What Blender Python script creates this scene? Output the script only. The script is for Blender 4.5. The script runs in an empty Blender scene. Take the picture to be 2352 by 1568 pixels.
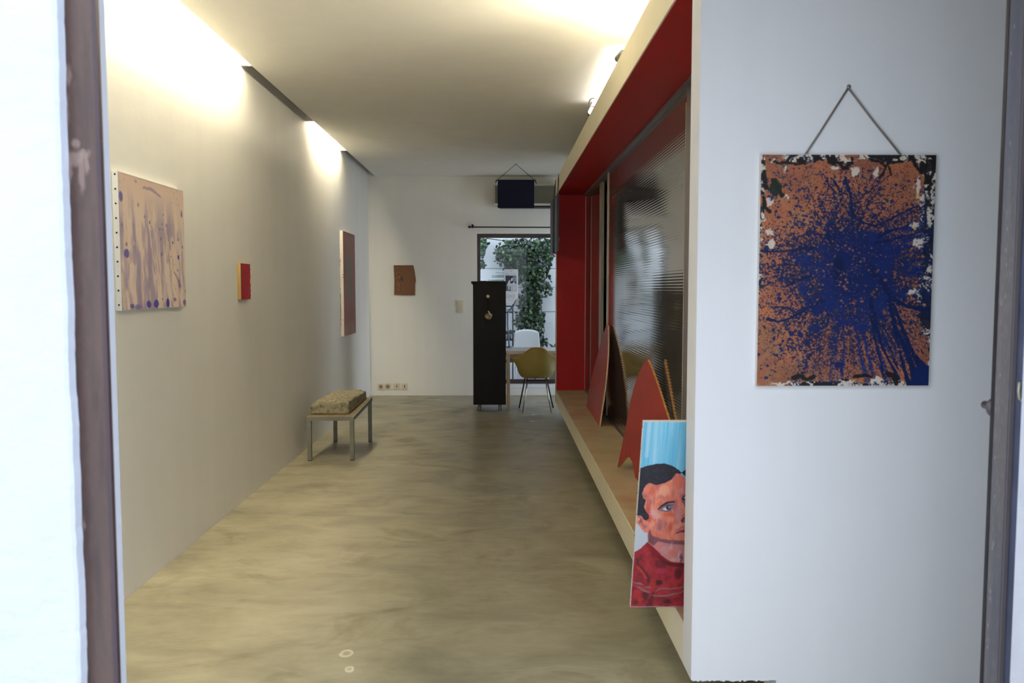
import bpy, bmesh, math, random
import numpy as np
from mathutils import Vector, Matrix

S = bpy.context.scene
COL = S.collection
random.seed(7)

# ------------------------------------------------------------------ camera
cd = bpy.data.cameras.new('camera')
cam = bpy.data.objects.new('camera', cd)
COL.objects.link(cam)
S.camera = cam
FPX, CXP, CYP, VX, VY = 1850.0, 1176.0, 784.0, 1148.0, 661.0
yaw = math.atan((CXP - VX) / FPX)
pitch = math.atan((CYP - VY) / math.hypot(FPX, CXP - VX))
fwd = Vector((math.sin(yaw) * math.cos(pitch), math.cos(yaw) * math.cos(pitch), -math.sin(pitch)))
rgt = Vector((math.cos(yaw), -math.sin(yaw), 0))
up = rgt.cross(fwd)
m = Matrix((rgt, up, -fwd)).transposed().to_4x4()
m.translation = Vector((0, 0, 1.45))
cam.matrix_world = m
cd.sensor_width = 36
cd.lens = 36 * FPX / 2352
cd.clip_start = 0.05
cd.dof.use_dof = True
cd.dof.focus_distance = 5.6
cd.dof.aperture_fstop = 5.0

# ------------------------------------------------------------------ world, lights, exposure
S.view_settings.view_transform = 'Standard'
S.view_settings.look = 'None'
S.view_settings.gamma = 1.0
S.view_settings.exposure = 0.42
S.view_settings.use_curve_mapping = False
W = bpy.data.worlds.new('sky')
S.world = W
W.use_nodes = True
bg = W.node_tree.nodes['Background']
bg.inputs[0].default_value = (0.74, 0.84, 1.0, 1)
bg.inputs[1].default_value = 3.9
TUBE = 225.0      # cove tube emission
TROUGH = 270.0


def area(name, loc, rot, sx, sy, power=1.0, color=(1, 1, 1), portal=False):
    l = bpy.data.lights.new(name, 'AREA')
    l.shape = 'RECTANGLE'
    l.size, l.size_y = sx, sy
    l.energy = power
    l.color = color
    o = bpy.data.objects.new(name, l)
    o.location = loc
    o.rotation_euler = rot
    COL.objects.link(o)
    if portal:
        l.cycles.is_portal = True
    return o


area('sky_portal', (0.15, 1.44, 1.35), (math.radians(90), 0, 0), 1.95, 2.7, portal=True)
area('sky_portal', (0.5, 11.12, 1.15), (math.radians(-90), 0, 0), 1.7, 2.1, portal=True)
area('sky_portal', (1.52, 9.97, 1.2), (0, math.radians(90), 0), 2.4, 1.3, portal=True)
fl = bpy.data.lights.new('ceiling_flood', 'SPOT')
fl.energy = 60
fl.color = (1.0, 0.92, 0.66)
fl.spot_size = math.radians(75)
fl.spot_blend = 1.0
fl.shadow_soft_size = 0.05
flo = bpy.data.objects.new('ceiling_flood', fl)
flo.location = (0.90, 4.05, 2.715)
flo.rotation_euler = Vector((-0.62, 0.12, 0.26)).to_track_quat('-Z', 'Y').to_euler()
COL.objects.link(flo)


# ------------------------------------------------------------------ material helpers
def lin(c):
    return tuple(((v / 255) / 12.92 if v / 255 <= 0.04045 else ((v / 255 + 0.055) / 1.055) ** 2.4) for v in c)


def newmat(name):
    mt = bpy.data.materials.new(name)
    mt.use_nodes = True
    nt = mt.node_tree
    return mt, nt, nt.nodes['Principled BSDF']


def ramp(nt, stops):
    r = nt.nodes.new('ShaderNodeValToRGB')
    e = r.color_ramp.elements
    while len(e) < len(stops):
        e.new(0.5)
    for k, (p, c) in enumerate(stops):
        e[k].position = p
        e[k].color = (*c, 1) if len(c) == 3 else c
    return r


def mat(name, col, rough=0.6, var=0.0, nscale=6.0, bump=0.0, bscale=60.0, metal=0.0, spec=0.5, stretch=(1, 1, 1), ior=None, emit=None, es=0.0):
    mt, nt, b = newmat(name)
    c = lin(col)
    b.inputs['Base Color'].default_value = (*c, 1)
    b.inputs['Roughness'].default_value = rough
    b.inputs['Metallic'].default_value = metal
    b.inputs['Specular IOR Level'].default_value = spec
    if ior:
        b.inputs['IOR'].default_value = ior
    tc = nt.nodes.new('ShaderNodeTexCoord')
    mp = nt.nodes.new('ShaderNodeMapping')
    mp.inputs['Scale'].default_value = stretch
    nt.links.new(tc.outputs['Object'], mp.inputs[0])
    if var > 0:
        n = nt.nodes.new('ShaderNodeTexNoise')
        n.inputs['Scale'].default_value = nscale
        n.inputs['Detail'].default_value = 6
        nt.links.new(mp.outputs[0], n.inputs['Vector'])
        r = ramp(nt, [(0.3, tuple(max(0, v * (1 - var)) for v in c)), (0.7, tuple(min(1, v * (1 + var)) for v in c))])
        nt.links.new(n.outputs['Fac'], r.inputs[0])
        nt.links.new(r.outputs[0], b.inputs['Base Color'])
    if bump > 0:
        n2 = nt.nodes.new('ShaderNodeTexNoise')
        n2.inputs['Scale'].default_value = bscale
        n2.inputs['Detail'].default_value = 5
        nt.links.new(mp.outputs[0], n2.inputs['Vector'])
        bp = nt.nodes.new('ShaderNodeBump')
        bp.inputs['Strength'].default_value = bump
        bp.inputs['Distance'].default_value = 0.01
        nt.links.new(n2.outputs['Fac'], bp.inputs['Height'])
        nt.links.new(bp.outputs[0], b.inputs['Normal'])
    if emit:
        b.inputs['Emission Color'].default_value = (*emit, 1)
        b.inputs['Emission Strength'].default_value = es
    return mt


def paint_mat(name, rough=0.6, bump=0.0, bscale=200, spec=0.4):
    mt, nt, b = newmat(name)
    a = nt.nodes.new('ShaderNodeVertexColor')
    a.layer_name = 'Col'
    nt.links.new(a.outputs[0], b.inputs['Base Color'])
    b.inputs['Roughness'].default_value = rough
    b.inputs['Specular IOR Level'].default_value = spec
    if bump:
        tc = nt.nodes.new('ShaderNodeTexCoord')
        n2 = nt.nodes.new('ShaderNodeTexNoise')
        n2.inputs['Scale'].default_value = bscale
        nt.links.new(tc.outputs['Object'], n2.inputs['Vector'])
        bp = nt.nodes.new('ShaderNodeBump')
        bp.inputs['Strength'].default_value = bump
        bp.inputs['Distance'].default_value = 0.002
        nt.links.new(n2.outputs['Fac'], bp.inputs['Height'])
        nt.links.new(bp.outputs[0], b.inputs['Normal'])
    return mt


def glass_mat(name, tint=(0.93, 0.97, 0.96), ior=1.5):
    mt = bpy.data.materials.new(name)
    mt.use_nodes = True
    nt = mt.node_tree
    nt.nodes.clear()
    o = nt.nodes.new('ShaderNodeOutputMaterial')
    t = nt.nodes.new('ShaderNodeBsdfTransparent')
    t.inputs[0].default_value = (*tint, 1)
    g = nt.nodes.new('ShaderNodeBsdfGlossy')
    g.inputs['Roughness'].default_value = 0.02
    fr = nt.nodes.new('ShaderNodeFresnel')
    fr.inputs[0].default_value = ior
    mx = nt.nodes.new('ShaderNodeMixShader')
    nt.links.new(fr.outputs[0], mx.inputs[0])
    nt.links.new(t.outputs[0], mx.inputs[1])
    nt.links.new(g.outputs[0], mx.inputs[2])
    nt.links.new(mx.outputs[0], o.inputs[0])
    return mt


# ------------------------------------------------------------------ materials
def wall_material(name, col):
    mt, nt, b = newmat(name)
    c = lin(col)
    tc = nt.nodes.new('ShaderNodeTexCoord')
    n1 = nt.nodes.new('ShaderNodeTexNoise')
    n1.inputs['Scale'].default_value = 1.3
    n1.inputs['Detail'].default_value = 5
    nt.links.new(tc.outputs['Object'], n1.inputs['Vector'])
    mp = nt.nodes.new('ShaderNodeMapping')
    mp.inputs['Scale'].default_value = (4, 4, 0.3)
    nt.links.new(tc.outputs['Object'], mp.inputs[0])
    n2 = nt.nodes.new('ShaderNodeTexNoise')
    n2.inputs['Scale'].default_value = 1.5
    n2.inputs['Detail'].default_value = 4
    nt.links.new(mp.outputs[0], n2.inputs['Vector'])
    ad = nt.nodes.new('ShaderNodeMath')
    ad.operation = 'ADD'
    nt.links.new(n1.outputs['Fac'], ad.inputs[0])
    nt.links.new(n2.outputs['Fac'], ad.inputs[1])
    hf = nt.nodes.new('ShaderNodeMath')
    hf.operation = 'MULTIPLY'
    hf.inputs[1].default_value = 0.5
    nt.links.new(ad.outputs[0], hf.inputs[0])
    r = ramp(nt, [(0.3, tuple(v * 0.955 for v in c)), (0.7, tuple(min(1, v * 1.02) for v in c))])
    nt.links.new(hf.outputs[0], r.inputs[0])
    nt.links.new(r.outputs[0], b.inputs['Base Color'])
    b.inputs['Roughness'].default_value = 0.75
    b.inputs['Specular IOR Level'].default_value = 0.25
    n3 = nt.nodes.new('ShaderNodeTexNoise')
    n3.inputs['Scale'].default_value = 14
    n3.inputs['Detail'].default_value = 8
    nt.links.new(tc.outputs['Object'], n3.inputs['Vector'])
    bp = nt.nodes.new('ShaderNodeBump')
    bp.inputs['Strength'].default_value = 0.15
    bp.inputs['Distance'].default_value = 0.01
    nt.links.new(n3.outputs['Fac'], bp.inputs['Height'])
    nt.links.new(bp.outputs[0], b.inputs['Normal'])
    return mt


M = {}
M['wall'] = wall_material('white_plaster', (232, 230, 223))
M['pier'] = wall_material('pier_plaster', (220, 219, 219))
M['ceil'] = wall_material('ceiling_plaster', (232, 229, 220))
M['facade'] = mat('facade_render', (178, 181, 190), 0.85, var=0.03, nscale=5, bump=0.35, bscale=35)
M['cream'] = wall_material('cream_plaster', (222, 214, 190))
M['red'] = mat('red_paint', (150, 13, 15), 0.5, var=0.06, nscale=3, bump=0.05, bscale=40, spec=0.3)
M['redply'] = mat('red_painted_ply', (138, 28, 20), 0.45, var=0.08, nscale=7, bump=0.15, bscale=50)
M['ply'] = mat('raw_ply_edge', (190, 140, 70), 0.7, var=0.25, nscale=40)
M['steel'] = mat('galvanised_steel', (128, 128, 118), 0.5, var=0.12, nscale=9, metal=0.55, bump=0.05)
M['chrome'] = mat('chrome_steel', (200, 200, 200), 0.16, metal=1.0)
M['blackwood'] = mat('black_painted_wood', (20, 20, 21), 0.5, spec=0.15, var=0.1, nscale=12, bump=0.06, bscale=25)
M['darkmetal'] = mat('dark_metal', (34, 32, 36), 0.45, metal=0.3, var=0.1)
M['brownframe'] = mat('brown_window_frame', (58, 42, 42), 0.45, var=0.1, nscale=15)
M['alu'] = mat('anodised_aluminium', (168, 160, 142), 0.35, metal=0.4)
M['alu_dark'] = mat('dull_grey_stile', (112, 104, 106), 0.4, metal=0.25)
M['glass'] = glass_mat('clear_glass')
M['whiteplastic'] = mat('white_plastic', (238, 240, 244), 0.3, bump=0.02)
M['socket'] = mat('ivory_plastic', (216, 206, 178), 0.35, bump=0.02)
M['sockethole'] = mat('socket_recess', (140, 126, 108), 0.5, bump=0.02)
M['sockethole_dark'] = mat('socket_slot', (48, 42, 32), 0.5, bump=0.02)
M['rope'] = mat('grey_cord', (118, 108, 100), 0.9, bump=0.3, bscale=400)
M['darkrope'] = mat('dark_cord', (52, 44, 44), 0.9, bump=0.3, bscale=400)
M['navy'] = mat('navy_canvas', (18, 22, 46), 0.8, var=0.05, nscale=60, bump=0.2, bscale=500, spec=0.2)
M['slate'] = mat('slate_blue_board', (60, 62, 78), 0.6, var=0.1, nscale=18)
M['canvas_edge'] = mat('raw_canvas_edge', (190, 192, 192), 0.85, var=0.05, nscale=90, bump=0.2, bscale=600)
M['linen'] = mat('pale_canvas_edge', (214, 206, 196), 0.85, var=0.05, nscale=90, bump=0.2, bscale=600)
M['acgrey'] = mat('smoked_grey_panel', (88, 86, 74), 0.25, var=0.04, nscale=3)
M['acshell'] = mat('cream_plastic_shell', (206, 198, 180), 0.4, var=0.03)
M['deskwood'] = mat('pale_desk_laminate', (188, 182, 172), 0.25, var=0.05, nscale=8)
M['deskleg'] = mat('beige_painted_steel', (176, 158, 136), 0.45, var=0.04)
M['shell'] = mat('olive_fibreglass', (150, 134, 74), 0.38, var=0.07, nscale=60, bump=0.05, bscale=120)
M['shellrim'] = mat('ochre_shell_rim', (196, 146, 72), 0.5, var=0.06, nscale=60)
M['paper'] = mat('white_paper', (232, 234, 236), 0.7, var=0.02)
M['brass'] = mat('cream_ceramic', (196, 188, 150), 0.35, var=0.06, nscale=120)
M['rubber'] = mat('translucent_grey_wheel', (120, 114, 100), 0.4, var=0.05)
M['blackfabric'] = mat('black_fabric', (12, 12, 13), 0.9, var=0.1)
M['courtwall'] = mat('courtyard_white_wall', (222, 224, 228), 0.85, var=0.05, nscale=2.5, bump=0.2, bscale=30)
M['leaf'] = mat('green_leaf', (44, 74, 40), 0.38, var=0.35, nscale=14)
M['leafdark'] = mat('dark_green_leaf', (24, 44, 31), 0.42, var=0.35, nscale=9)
M['leafpale'] = mat('yellow_green_leaf', (84, 116, 52), 0.4, var=0.2, nscale=12)
M['agave'] = mat('blue_green_leaf', (96, 128, 116), 0.45, var=0.2, nscale=8)
M['twig'] = mat('brown_twig', (86, 66, 50), 0.8, var=0.2)
M['rackgreen'] = mat('pale_green_slat', (112, 130, 120), 0.5, var=0.12, nscale=7)
M['rackdark'] = mat('dark_shelf_board', (48, 40, 44), 0.55, var=0.1)
M['terracotta'] = mat('grey_stoneware', (136, 138, 132), 0.7, var=0.15, nscale=20)
M['paving'] = mat('courtyard_paving', (150, 150, 150), 0.8, var=0.12, nscale=3, bump=0.2)
M['street'] = mat('street_paving', (186, 186, 184), 0.85, var=0.08, nscale=2, bump=0.2)
M['tube'] = mat('cove_tube', (255, 250, 230), 0.4, emit=(1.0, 0.88, 0.64), es=TUBE)
M['tube_cool'] = mat('tube_glass', (255, 255, 250), 0.4, emit=(1.0, 0.96, 0.90), es=5.0)
M['bluelamp'] = mat('blue_grey_lamp', (120, 142, 166), 0.4, var=0.04)


def stone_material():
    mt, nt, b = newmat('rough_concrete_stone')
    tc = nt.nodes.new('ShaderNodeTexCoord')
    n = nt.nodes.new('ShaderNodeTexNoise')
    n.inputs['Scale'].default_value = 26
    n.inputs['Detail'].default_value = 12
    n.inputs['Roughness'].default_value = 0.7
    nt.links.new(tc.outputs['Object'], n.inputs['Vector'])
    r = ramp(nt, [(0.32, lin((92, 86, 68))), (0.5, lin((142, 134, 108))), (0.7, lin((168, 160, 134)))])
    nt.links.new(n.outputs['Fac'], r.inputs[0])
    nt.links.new(r.outputs[0], b.inputs['Base Color'])
    b.inputs['Roughness'].default_value = 0.92
    bp = nt.nodes.new('ShaderNodeBump')
    bp.inputs['Strength'].default_value = 0.8
    bp.inputs['Distance'].default_value = 0.012
    nt.links.new(n.outputs['Fac'], bp.inputs['Height'])
    nt.links.new(bp.outputs[0], b.inputs['Normal'])
    return mt


M['stone'] = stone_material()


def floor_material():
    mt, nt, b = newmat('polished_concrete')
    L = nt.links
    tc = nt.nodes.new('ShaderNodeTexCoord')

    def noise(sc, det, scale3, rough=0.55, dist=0.0):
        mp = nt.nodes.new('ShaderNodeMapping')
        mp.inputs['Scale'].default_value = scale3
        L.new(tc.outputs['Object'], mp.inputs[0])
        n = nt.nodes.new('ShaderNodeTexNoise')
        n.inputs['Scale'].default_value = sc
        n.inputs['Detail'].default_value = det
        n.inputs['Roughness'].default_value = rough
        n.inputs['Distortion'].default_value = dist
        L.new(mp.outputs[0], n.inputs['Vector'])
        return n
    a = noise(1.5, 9, (1, 1.9, 1), 0.62, 0.5)
    r = ramp(nt, [(0.30, lin((122, 117, 96))), (0.5, lin((148, 142, 118))), (0.72, lin((164, 158, 134)))])
    L.new(a.outputs['Fac'], r.inputs[0])
    # darker blotches
    d = noise(2.2, 5, (1, 1.3, 1), 0.6, 0.8)
    rd = ramp(nt, [(0.56, (0, 0, 0)), (0.70, (1, 1, 1))])
    L.new(d.outputs['Fac'], rd.inputs[0])
    mx = nt.nodes.new('ShaderNodeMixRGB')
    mx.blend_type = 'MULTIPLY'
    mu = nt.nodes.new('ShaderNodeMath')
    mu.operation = 'MULTIPLY'
    mu.inputs[1].default_value = 0.55
    L.new(rd.outputs[0], mu.inputs[0])
    L.new(mu.outputs[0], mx.inputs[0])
    L.new(r.outputs[0], mx.inputs[1])
    mx.inputs[2].default_value = (*lin((190, 180, 160)), 1)
    # trowel streaks
    t = noise(1.7, 9, (2.6, 7, 1), 0.68, 1.2)
    rt = ramp(nt, [(0.34, (0.86, 0.85, 0.83)), (0.58, (1, 1, 1))])
    L.new(t.outputs['Fac'], rt.inputs[0])
    mx2 = nt.nodes.new('ShaderNodeMixRGB')
    mx2.blend_type = 'MULTIPLY'
    mx2.inputs[0].default_value = 1
    L.new(mx.outputs[0], mx2.inputs[1])
    L.new(rt.outputs[0], mx2.inputs[2])
    col = mx2.outputs[0]
    # pale worn ring and spots of old paint
    sep = tc.outputs['Object']

    def spot(col, x, y, r0, r1, colour, ring=True, amt=0.55):
        vm = nt.nodes.new('ShaderNodeVectorMath')
        vm.operation = 'SUBTRACT'
        L.new(sep, vm.inputs[0])
        vm.inputs[1].default_value = (x, y, 0)
        nn = nt.nodes.new('ShaderNodeTexNoise')
        nn.inputs['Scale'].default_value = 35
        L.new(sep, nn.inputs['Vector'])
        sc = nt.nodes.new('ShaderNodeVectorMath')
        sc.operation = 'MULTIPLY'
        sc.inputs[1].default_value = (1, 0.8, 0)
        L.new(vm.outputs[0], sc.inputs[0])
        ln = nt.nodes.new('ShaderNodeVectorMath')
        ln.operation = 'LENGTH'
        L.new(sc.outputs[0], ln.inputs[0])
        ad = nt.nodes.new('ShaderNodeMath')
        ad.operation = 'MULTIPLY_ADD'
        L.new(nn.outputs['Fac'], ad.inputs[0])
        ad.inputs[1].default_value = (r1 - r0) * 0.9
        L.new(ln.outputs['Value'], ad.inputs[2])
        mr = nt.nodes.new('ShaderNodeMapRange')
        L.new(ad.outputs[0], mr.inputs[0])
        mr.inputs[1].default_value = 0
        mr.inputs[2].default_value = r1 * 2
        st = [(0.0, (0, 0, 0)), (r0 / (2 * r1), (0.1, 0.1, 0.1)), (0.45, (1, 1, 1)), (0.52, (0, 0, 0))] if ring else [(0.0, (1, 1, 1)), (0.35, (1, 1, 1)), (0.6, (0, 0, 0))]
        rr = ramp(nt, st)
        L.new(mr.outputs[0], rr.inputs[0])
        m1 = nt.nodes.new('ShaderNodeMath')
        m1.operation = 'MULTIPLY'
        m1.inputs[1].default_value = amt
        L.new(rr.outputs[0], m1.inputs[0])
        mxx = nt.nodes.new('ShaderNodeMixRGB')
        L.new(m1.outputs[0], mxx.inputs[0])
        L.new(col, mxx.inputs[1])
        mxx.inputs[2].default_value = (*lin(colour), 1)
        return mxx.outputs[0]
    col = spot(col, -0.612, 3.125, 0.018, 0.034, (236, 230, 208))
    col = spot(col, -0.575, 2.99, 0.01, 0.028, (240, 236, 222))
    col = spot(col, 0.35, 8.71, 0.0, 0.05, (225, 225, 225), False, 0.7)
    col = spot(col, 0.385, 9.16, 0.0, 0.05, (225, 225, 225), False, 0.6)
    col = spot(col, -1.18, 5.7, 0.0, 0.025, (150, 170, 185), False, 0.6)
    for (x, y, r1, am) in ((-1.0, 4.9, 0.14, 0.3), (-1.17, 4.45, 0.2, 0.22), (-0.83, 4.45, 0.09, 0.35), (0.53, 2.95, 0.13, 0.35), (0.0, 2.7, 0.12, 0.22),
                          (-0.05, 3.6, 0.22, 0.15), (0.46, 5.2, 0.12, 0.3), (0.52, 7.3, 0.25, 0.3), (0.3, 4.6, 0.3, 0.12), (0.2, 6.4, 0.3, 0.18)):
        col = spot(col, x, y, 0.0, r1, (92, 84, 62), False, am)
    L.new(col, b.inputs['Base Color'])
    rg = ramp(nt, [(0.3, (0.30, 0.30, 0.30)), (0.7, (0.48, 0.48, 0.48))])
    L.new(d.outputs['Fac'], rg.inputs[0])
    L.new(rg.outputs[0], b.inputs['Roughness'])
    b.inputs['Specular IOR Level'].default_value = 0.5
    bp = nt.nodes.new('ShaderNodeBump')
    bp.inputs['Strength'].default_value = 0.12
    bp.inputs['Distance'].default_value = 0.01
    L.new(t.outputs['Fac'], bp.inputs['Height'])
    L.new(bp.outputs[0], b.inputs['Normal'])
    return mt


M['floor'] = floor_material()


def shelf_material():
    mt, nt, b = newmat('stained_concrete_shelf')
    tc = nt.nodes.new('ShaderNodeTexCoord')
    n = nt.nodes.new('ShaderNodeTexNoise')
    n.inputs['Scale'].default_value = 3.5
    n.inputs['Detail'].default_value = 7
    nt.links.new(tc.outputs['Object'], n.inputs['Vector'])
    r = ramp(nt, [(0.3, lin((170, 132, 100))), (0.5, lin((178, 160, 124))), (0.7, lin((194, 176, 140)))])
    nt.links.new(n.outputs['Fac'], r.inputs[0])
    nt.links.new(r.outputs[0], b.inputs['Base Color'])
    b.inputs['Roughness'].default_value = 0.42
    return mt


M['shelf'] = shelf_material()


def wood_material():
    mt, nt, b = newmat('knotty_brown_wood')
    L = nt.links
    tc = nt.nodes.new('ShaderNodeTexCoord')
    vm = nt.nodes.new('ShaderNodeVectorMath')
    vm.operation = 'SUBTRACT'
    vm.inputs[1].default_value = (-1.31, 0, 1.57)
    L.new(tc.outputs['Object'], vm.inputs[0])
    sc = nt.nodes.new('ShaderNodeVectorMath')
    sc.operation = 'MULTIPLY'
    sc.inputs[1].default_value = (1.6, 0, 0.8)
    L.new(vm.outputs[0], sc.inputs[0])
    n = nt.nodes.new('ShaderNodeTexNoise')
    n.inputs['Scale'].default_value = 5
    L.new(sc.outputs[0], n.inputs['Vector'])
    ad = nt.nodes.new('ShaderNodeVectorMath')
    ad.operation = 'MULTIPLY_ADD'
    L.new(n.outputs['Color'], ad.inputs[0])
    ad.inputs[1].default_value = (0.12, 0.12, 0.12)
    L.new(sc.outputs[0], ad.inputs[2])
    w = nt.nodes.new('ShaderNodeTexWave')
    w.wave_type = 'RINGS'
    w.rings_direction = 'SPHERICAL'
    w.inputs['Scale'].default_value = 11
    w.inputs['Distortion'].default_value = 1.5
    L.new(ad.outputs[0], w.inputs['Vector'])
    r = ramp(nt, [(0.0, lin((88, 54, 28))), (0.6, lin((112, 70, 36))), (1.0, lin((124, 78, 42)))])
    L.new(w.outputs['Fac'], r.inputs[0])
    ln = nt.nodes.new('ShaderNodeVectorMath')
    ln.operation = 'LENGTH'
    L.new(sc.outputs[0], ln.inputs[0])
    rk = ramp(nt, [(0.012, (1, 1, 1)), (0.04, (0, 0, 0))])
    L.new(ln.outputs['Value'], rk.inputs[0])
    mx = nt.nodes.new('ShaderNodeMixRGB')
    L.new(rk.outputs[0], mx.inputs[0])
    L.new(r.outputs[0], mx.inputs[1])
    mx.inputs[2].default_value = (*lin((44, 26, 16)), 1)
    L.new(mx.outputs[0], b.inputs['Base Color'])
    b.inputs['Roughness'].default_value = 0.6
    return mt


M['wood'] = wood_material()


def poly_material():
    mt, nt, b = newmat('ribbed_polycarbonate')
    b.inputs['Base Color'].default_value = (*lin((132, 124, 116)), 1)
    b.inputs['Roughness'].default_value = 0.06
    b.inputs['Metallic'].default_value = 0.88
    b.inputs['IOR'].default_value = 1.8
    b.inputs['Specular IOR Level'].default_value = 0.5
    tc = nt.nodes.new('ShaderNodeTexCoord')
    n = nt.nodes.new('ShaderNodeTexNoise')
    n.inputs['Scale'].default_value = 3
    nt.links.new(tc.outputs['Object'], n.inputs['Vector'])
    r = ramp(nt, [(0.3, lin((182, 176, 166))), (0.7, lin((190, 184, 174)))])
    nt.links.new(n.outputs['Fac'], r.inputs[0])
    nt.links.new(r.outputs[0], b.inputs['Base Color'])
    return mt


M['poly'] = poly_material()


# ------------------------------------------------------------------ object helpers
def link(name, me, m=None, parent=None, smooth=False):
    o = bpy.data.objects.new(name, me)
    COL.objects.link(o)
    if m is not None:
        me.materials.append(m)
    if parent is not None:
        o.parent = parent
        o.matrix_parent_inverse = Matrix.Translation(parent.location).inverted() if parent.type == 'EMPTY' or parent.location.length > 0 else Matrix()
    if smooth:
        for p in me.polygons:
            p.use_smooth = True
    return o


def build(name, bm, m=None, parent=None, smooth=False, bevel=0.0):
    if bevel > 0:
        bmesh.ops.bevel(bm, geom=[e for e in bm.edges if e.calc_face_angle(0) > 0.5], offset=bevel, segments=2, affect='EDGES', clamp_overlap=True)
    bmesh.ops.recalc_face_normals(bm, faces=bm.faces[:])
    me = bpy.data.meshes.new(name)
    bm.to_mesh(me)
    bm.free()
    return link(name, me, m, parent, smooth)


def tag(o, label=None, cat=None, group=None, kind=None):
    if label:
        o['label'] = label
    if cat:
        o['category'] = cat
    if group:
        o['group'] = group
    if kind:
        o['kind'] = kind
    return o


def thing(name, loc, label, cat, group=None):
    o = bpy.data.objects.new(name, None)
    o.empty_display_size = 0.1
    o.location = loc
    COL.objects.link(o)
    return tag(o, label, cat, group)


def struct_empty(name, loc=(0, 0, 0)):
    o = bpy.data.objects.new(name, None)
    o.location = loc
    COL.objects.link(o)
    o['kind'] = 'structure'
    return o


def abox(bm, x0, x1, y0, y1, z0, z1):
    v = [bm.verts.new(p) for p in ((x0, y0, z0), (x1, y0, z0), (x1, y1, z0), (x0, y1, z0), (x0, y0, z1), (x1, y0, z1), (x1, y1, z1), (x0, y1, z1))]
    for f in ((0, 3, 2, 1), (4, 5, 6, 7), (0, 1, 5, 4), (1, 2, 6, 5), (2, 3, 7, 6), (3, 0, 4, 7)):
        bm.faces.new([v[i] for i in f])
    return v


def box(name, x0, x1, y0, y1, z0, z1, m, parent=None, bevel=0.0):
    bm = bmesh.new()
    abox(bm, x0, x1, y0, y1, z0, z1)
    return build(name, bm, m, parent, bevel=bevel)


def hexa(name, pts, m, parent=None, bevel=0.0):
    """8 points: 4 of the bottom, 4 of the top"""
    bm = bmesh.new()
    v = [bm.verts.new(p) for p in pts]
    for f in ((0, 3, 2, 1), (4, 5, 6, 7), (0, 1, 5, 4), (1, 2, 6, 5), (2, 3, 7, 6), (3, 0, 4, 7)):
        bm.faces.new([v[i] for i in f])
    return build(name, bm, m, parent, bevel=bevel)


def atube(bm, pts, r, n=8, caps=True, closed=False):
    pts = [Vector(p) for p in pts]
    rs = r if isinstance(r, (list, tuple)) else [r] * len(pts)
    rings = []
    t0 = None
    u = None
    for i, p in enumerate(pts):
        if closed:
            t = (pts[(i + 1) % len(pts)] - pts[i - 1]).normalized()
        else:
            t = (pts[min(i + 1, len(pts) - 1)] - pts[max(i - 1, 0)]).normalized()
        if u is None:
            a = Vector((0, 0, 1)) if abs(t.z) < 0.9 else Vector((1, 0, 0))
            u = t.cross(a).normalized()
        else:
            u = (u - t * u.dot(t)).normalized()
        w = t.cross(u)
        rings.append([bm.verts.new(p + (u * math.cos(2 * math.pi * k / n) + w * math.sin(2 * math.pi * k / n)) * rs[i]) for k in range(n)])
    m_ = len(rings)
    for i in range(m_ if closed else m_ - 1):
        a, b = rings[i], rings[(i + 1) % m_]
        for k in range(n):
            bm.faces.new((a[k], a[(k + 1) % n], b[(k + 1) % n], b[k]))
    if caps and not closed:
        bm.faces.new(rings[0][::-1])
        bm.faces.new(rings[-1])


def tube(name, pts, r, m, parent=None, n=8, closed=False):
    bm = bmesh.new()
    atube(bm, pts, r, n, closed=closed)
    o = build(name, bm, m, parent, smooth=True)
    return o


def prism(name, pts, off, m, parent=None, bevel=0.0, back=None):
    """pts: planar outline (3d), off: extrusion vector"""
    bm = bmesh.new()
    off = Vector(off)
    a = [bm.verts.new(p) for p in pts]
    b = [bm.verts.new(Vector(p) + off) for p in pts]
    n = len(pts)
    fa = bm.faces.new(a)
    fb = bm.faces.new(b[::-1])
    sides = [bm.faces.new((a[i], b[i], b[(i + 1) % n], a[(i + 1) % n])) for i in range(n)]
    if back is not None:
        for f in sides:
            f.material_index = 1
    o = build(name, bm, m, parent, bevel=bevel)
    if back is not None:
        o.data.materials.append(back)
    return o


def lathe(name, prof, centre, m, parent=None, n=24, axis='z'):
    bm = bmesh.new()
    rings = []
    c = Vector(centre)
    for r, h in prof:
        ring = []
        for k in range(n):
            a = 2 * math.pi * k / n
            if axis == 'z':
                p = Vector((r * math.cos(a), r * math.sin(a), h))
            else:
                p = Vector((r * math.cos(a), -h, r * math.sin(a)))
            ring.append(bm.verts.new(c + p))
        rings.append(ring)
    for i in range(len(rings) - 1):
        for k in range(n):
            bm.faces.new((rings[i][k], rings[i][(k + 1) % n], rings[i + 1][(k + 1) % n], rings[i + 1][k]))
    bm.faces.new(rings[0][::-1])
    bm.faces.new(rings[-1])
    return build(name, bm, m, parent, smooth=True)


# ---- painting with arrays: image-like colour grids stored on fine meshes
def srgb2lin(a):
    a = np.clip(a, 0, 1)
    return np.where(a <= 0.04045, a / 12.92, ((a + 0.055) / 1.055) ** 2.4)


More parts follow.
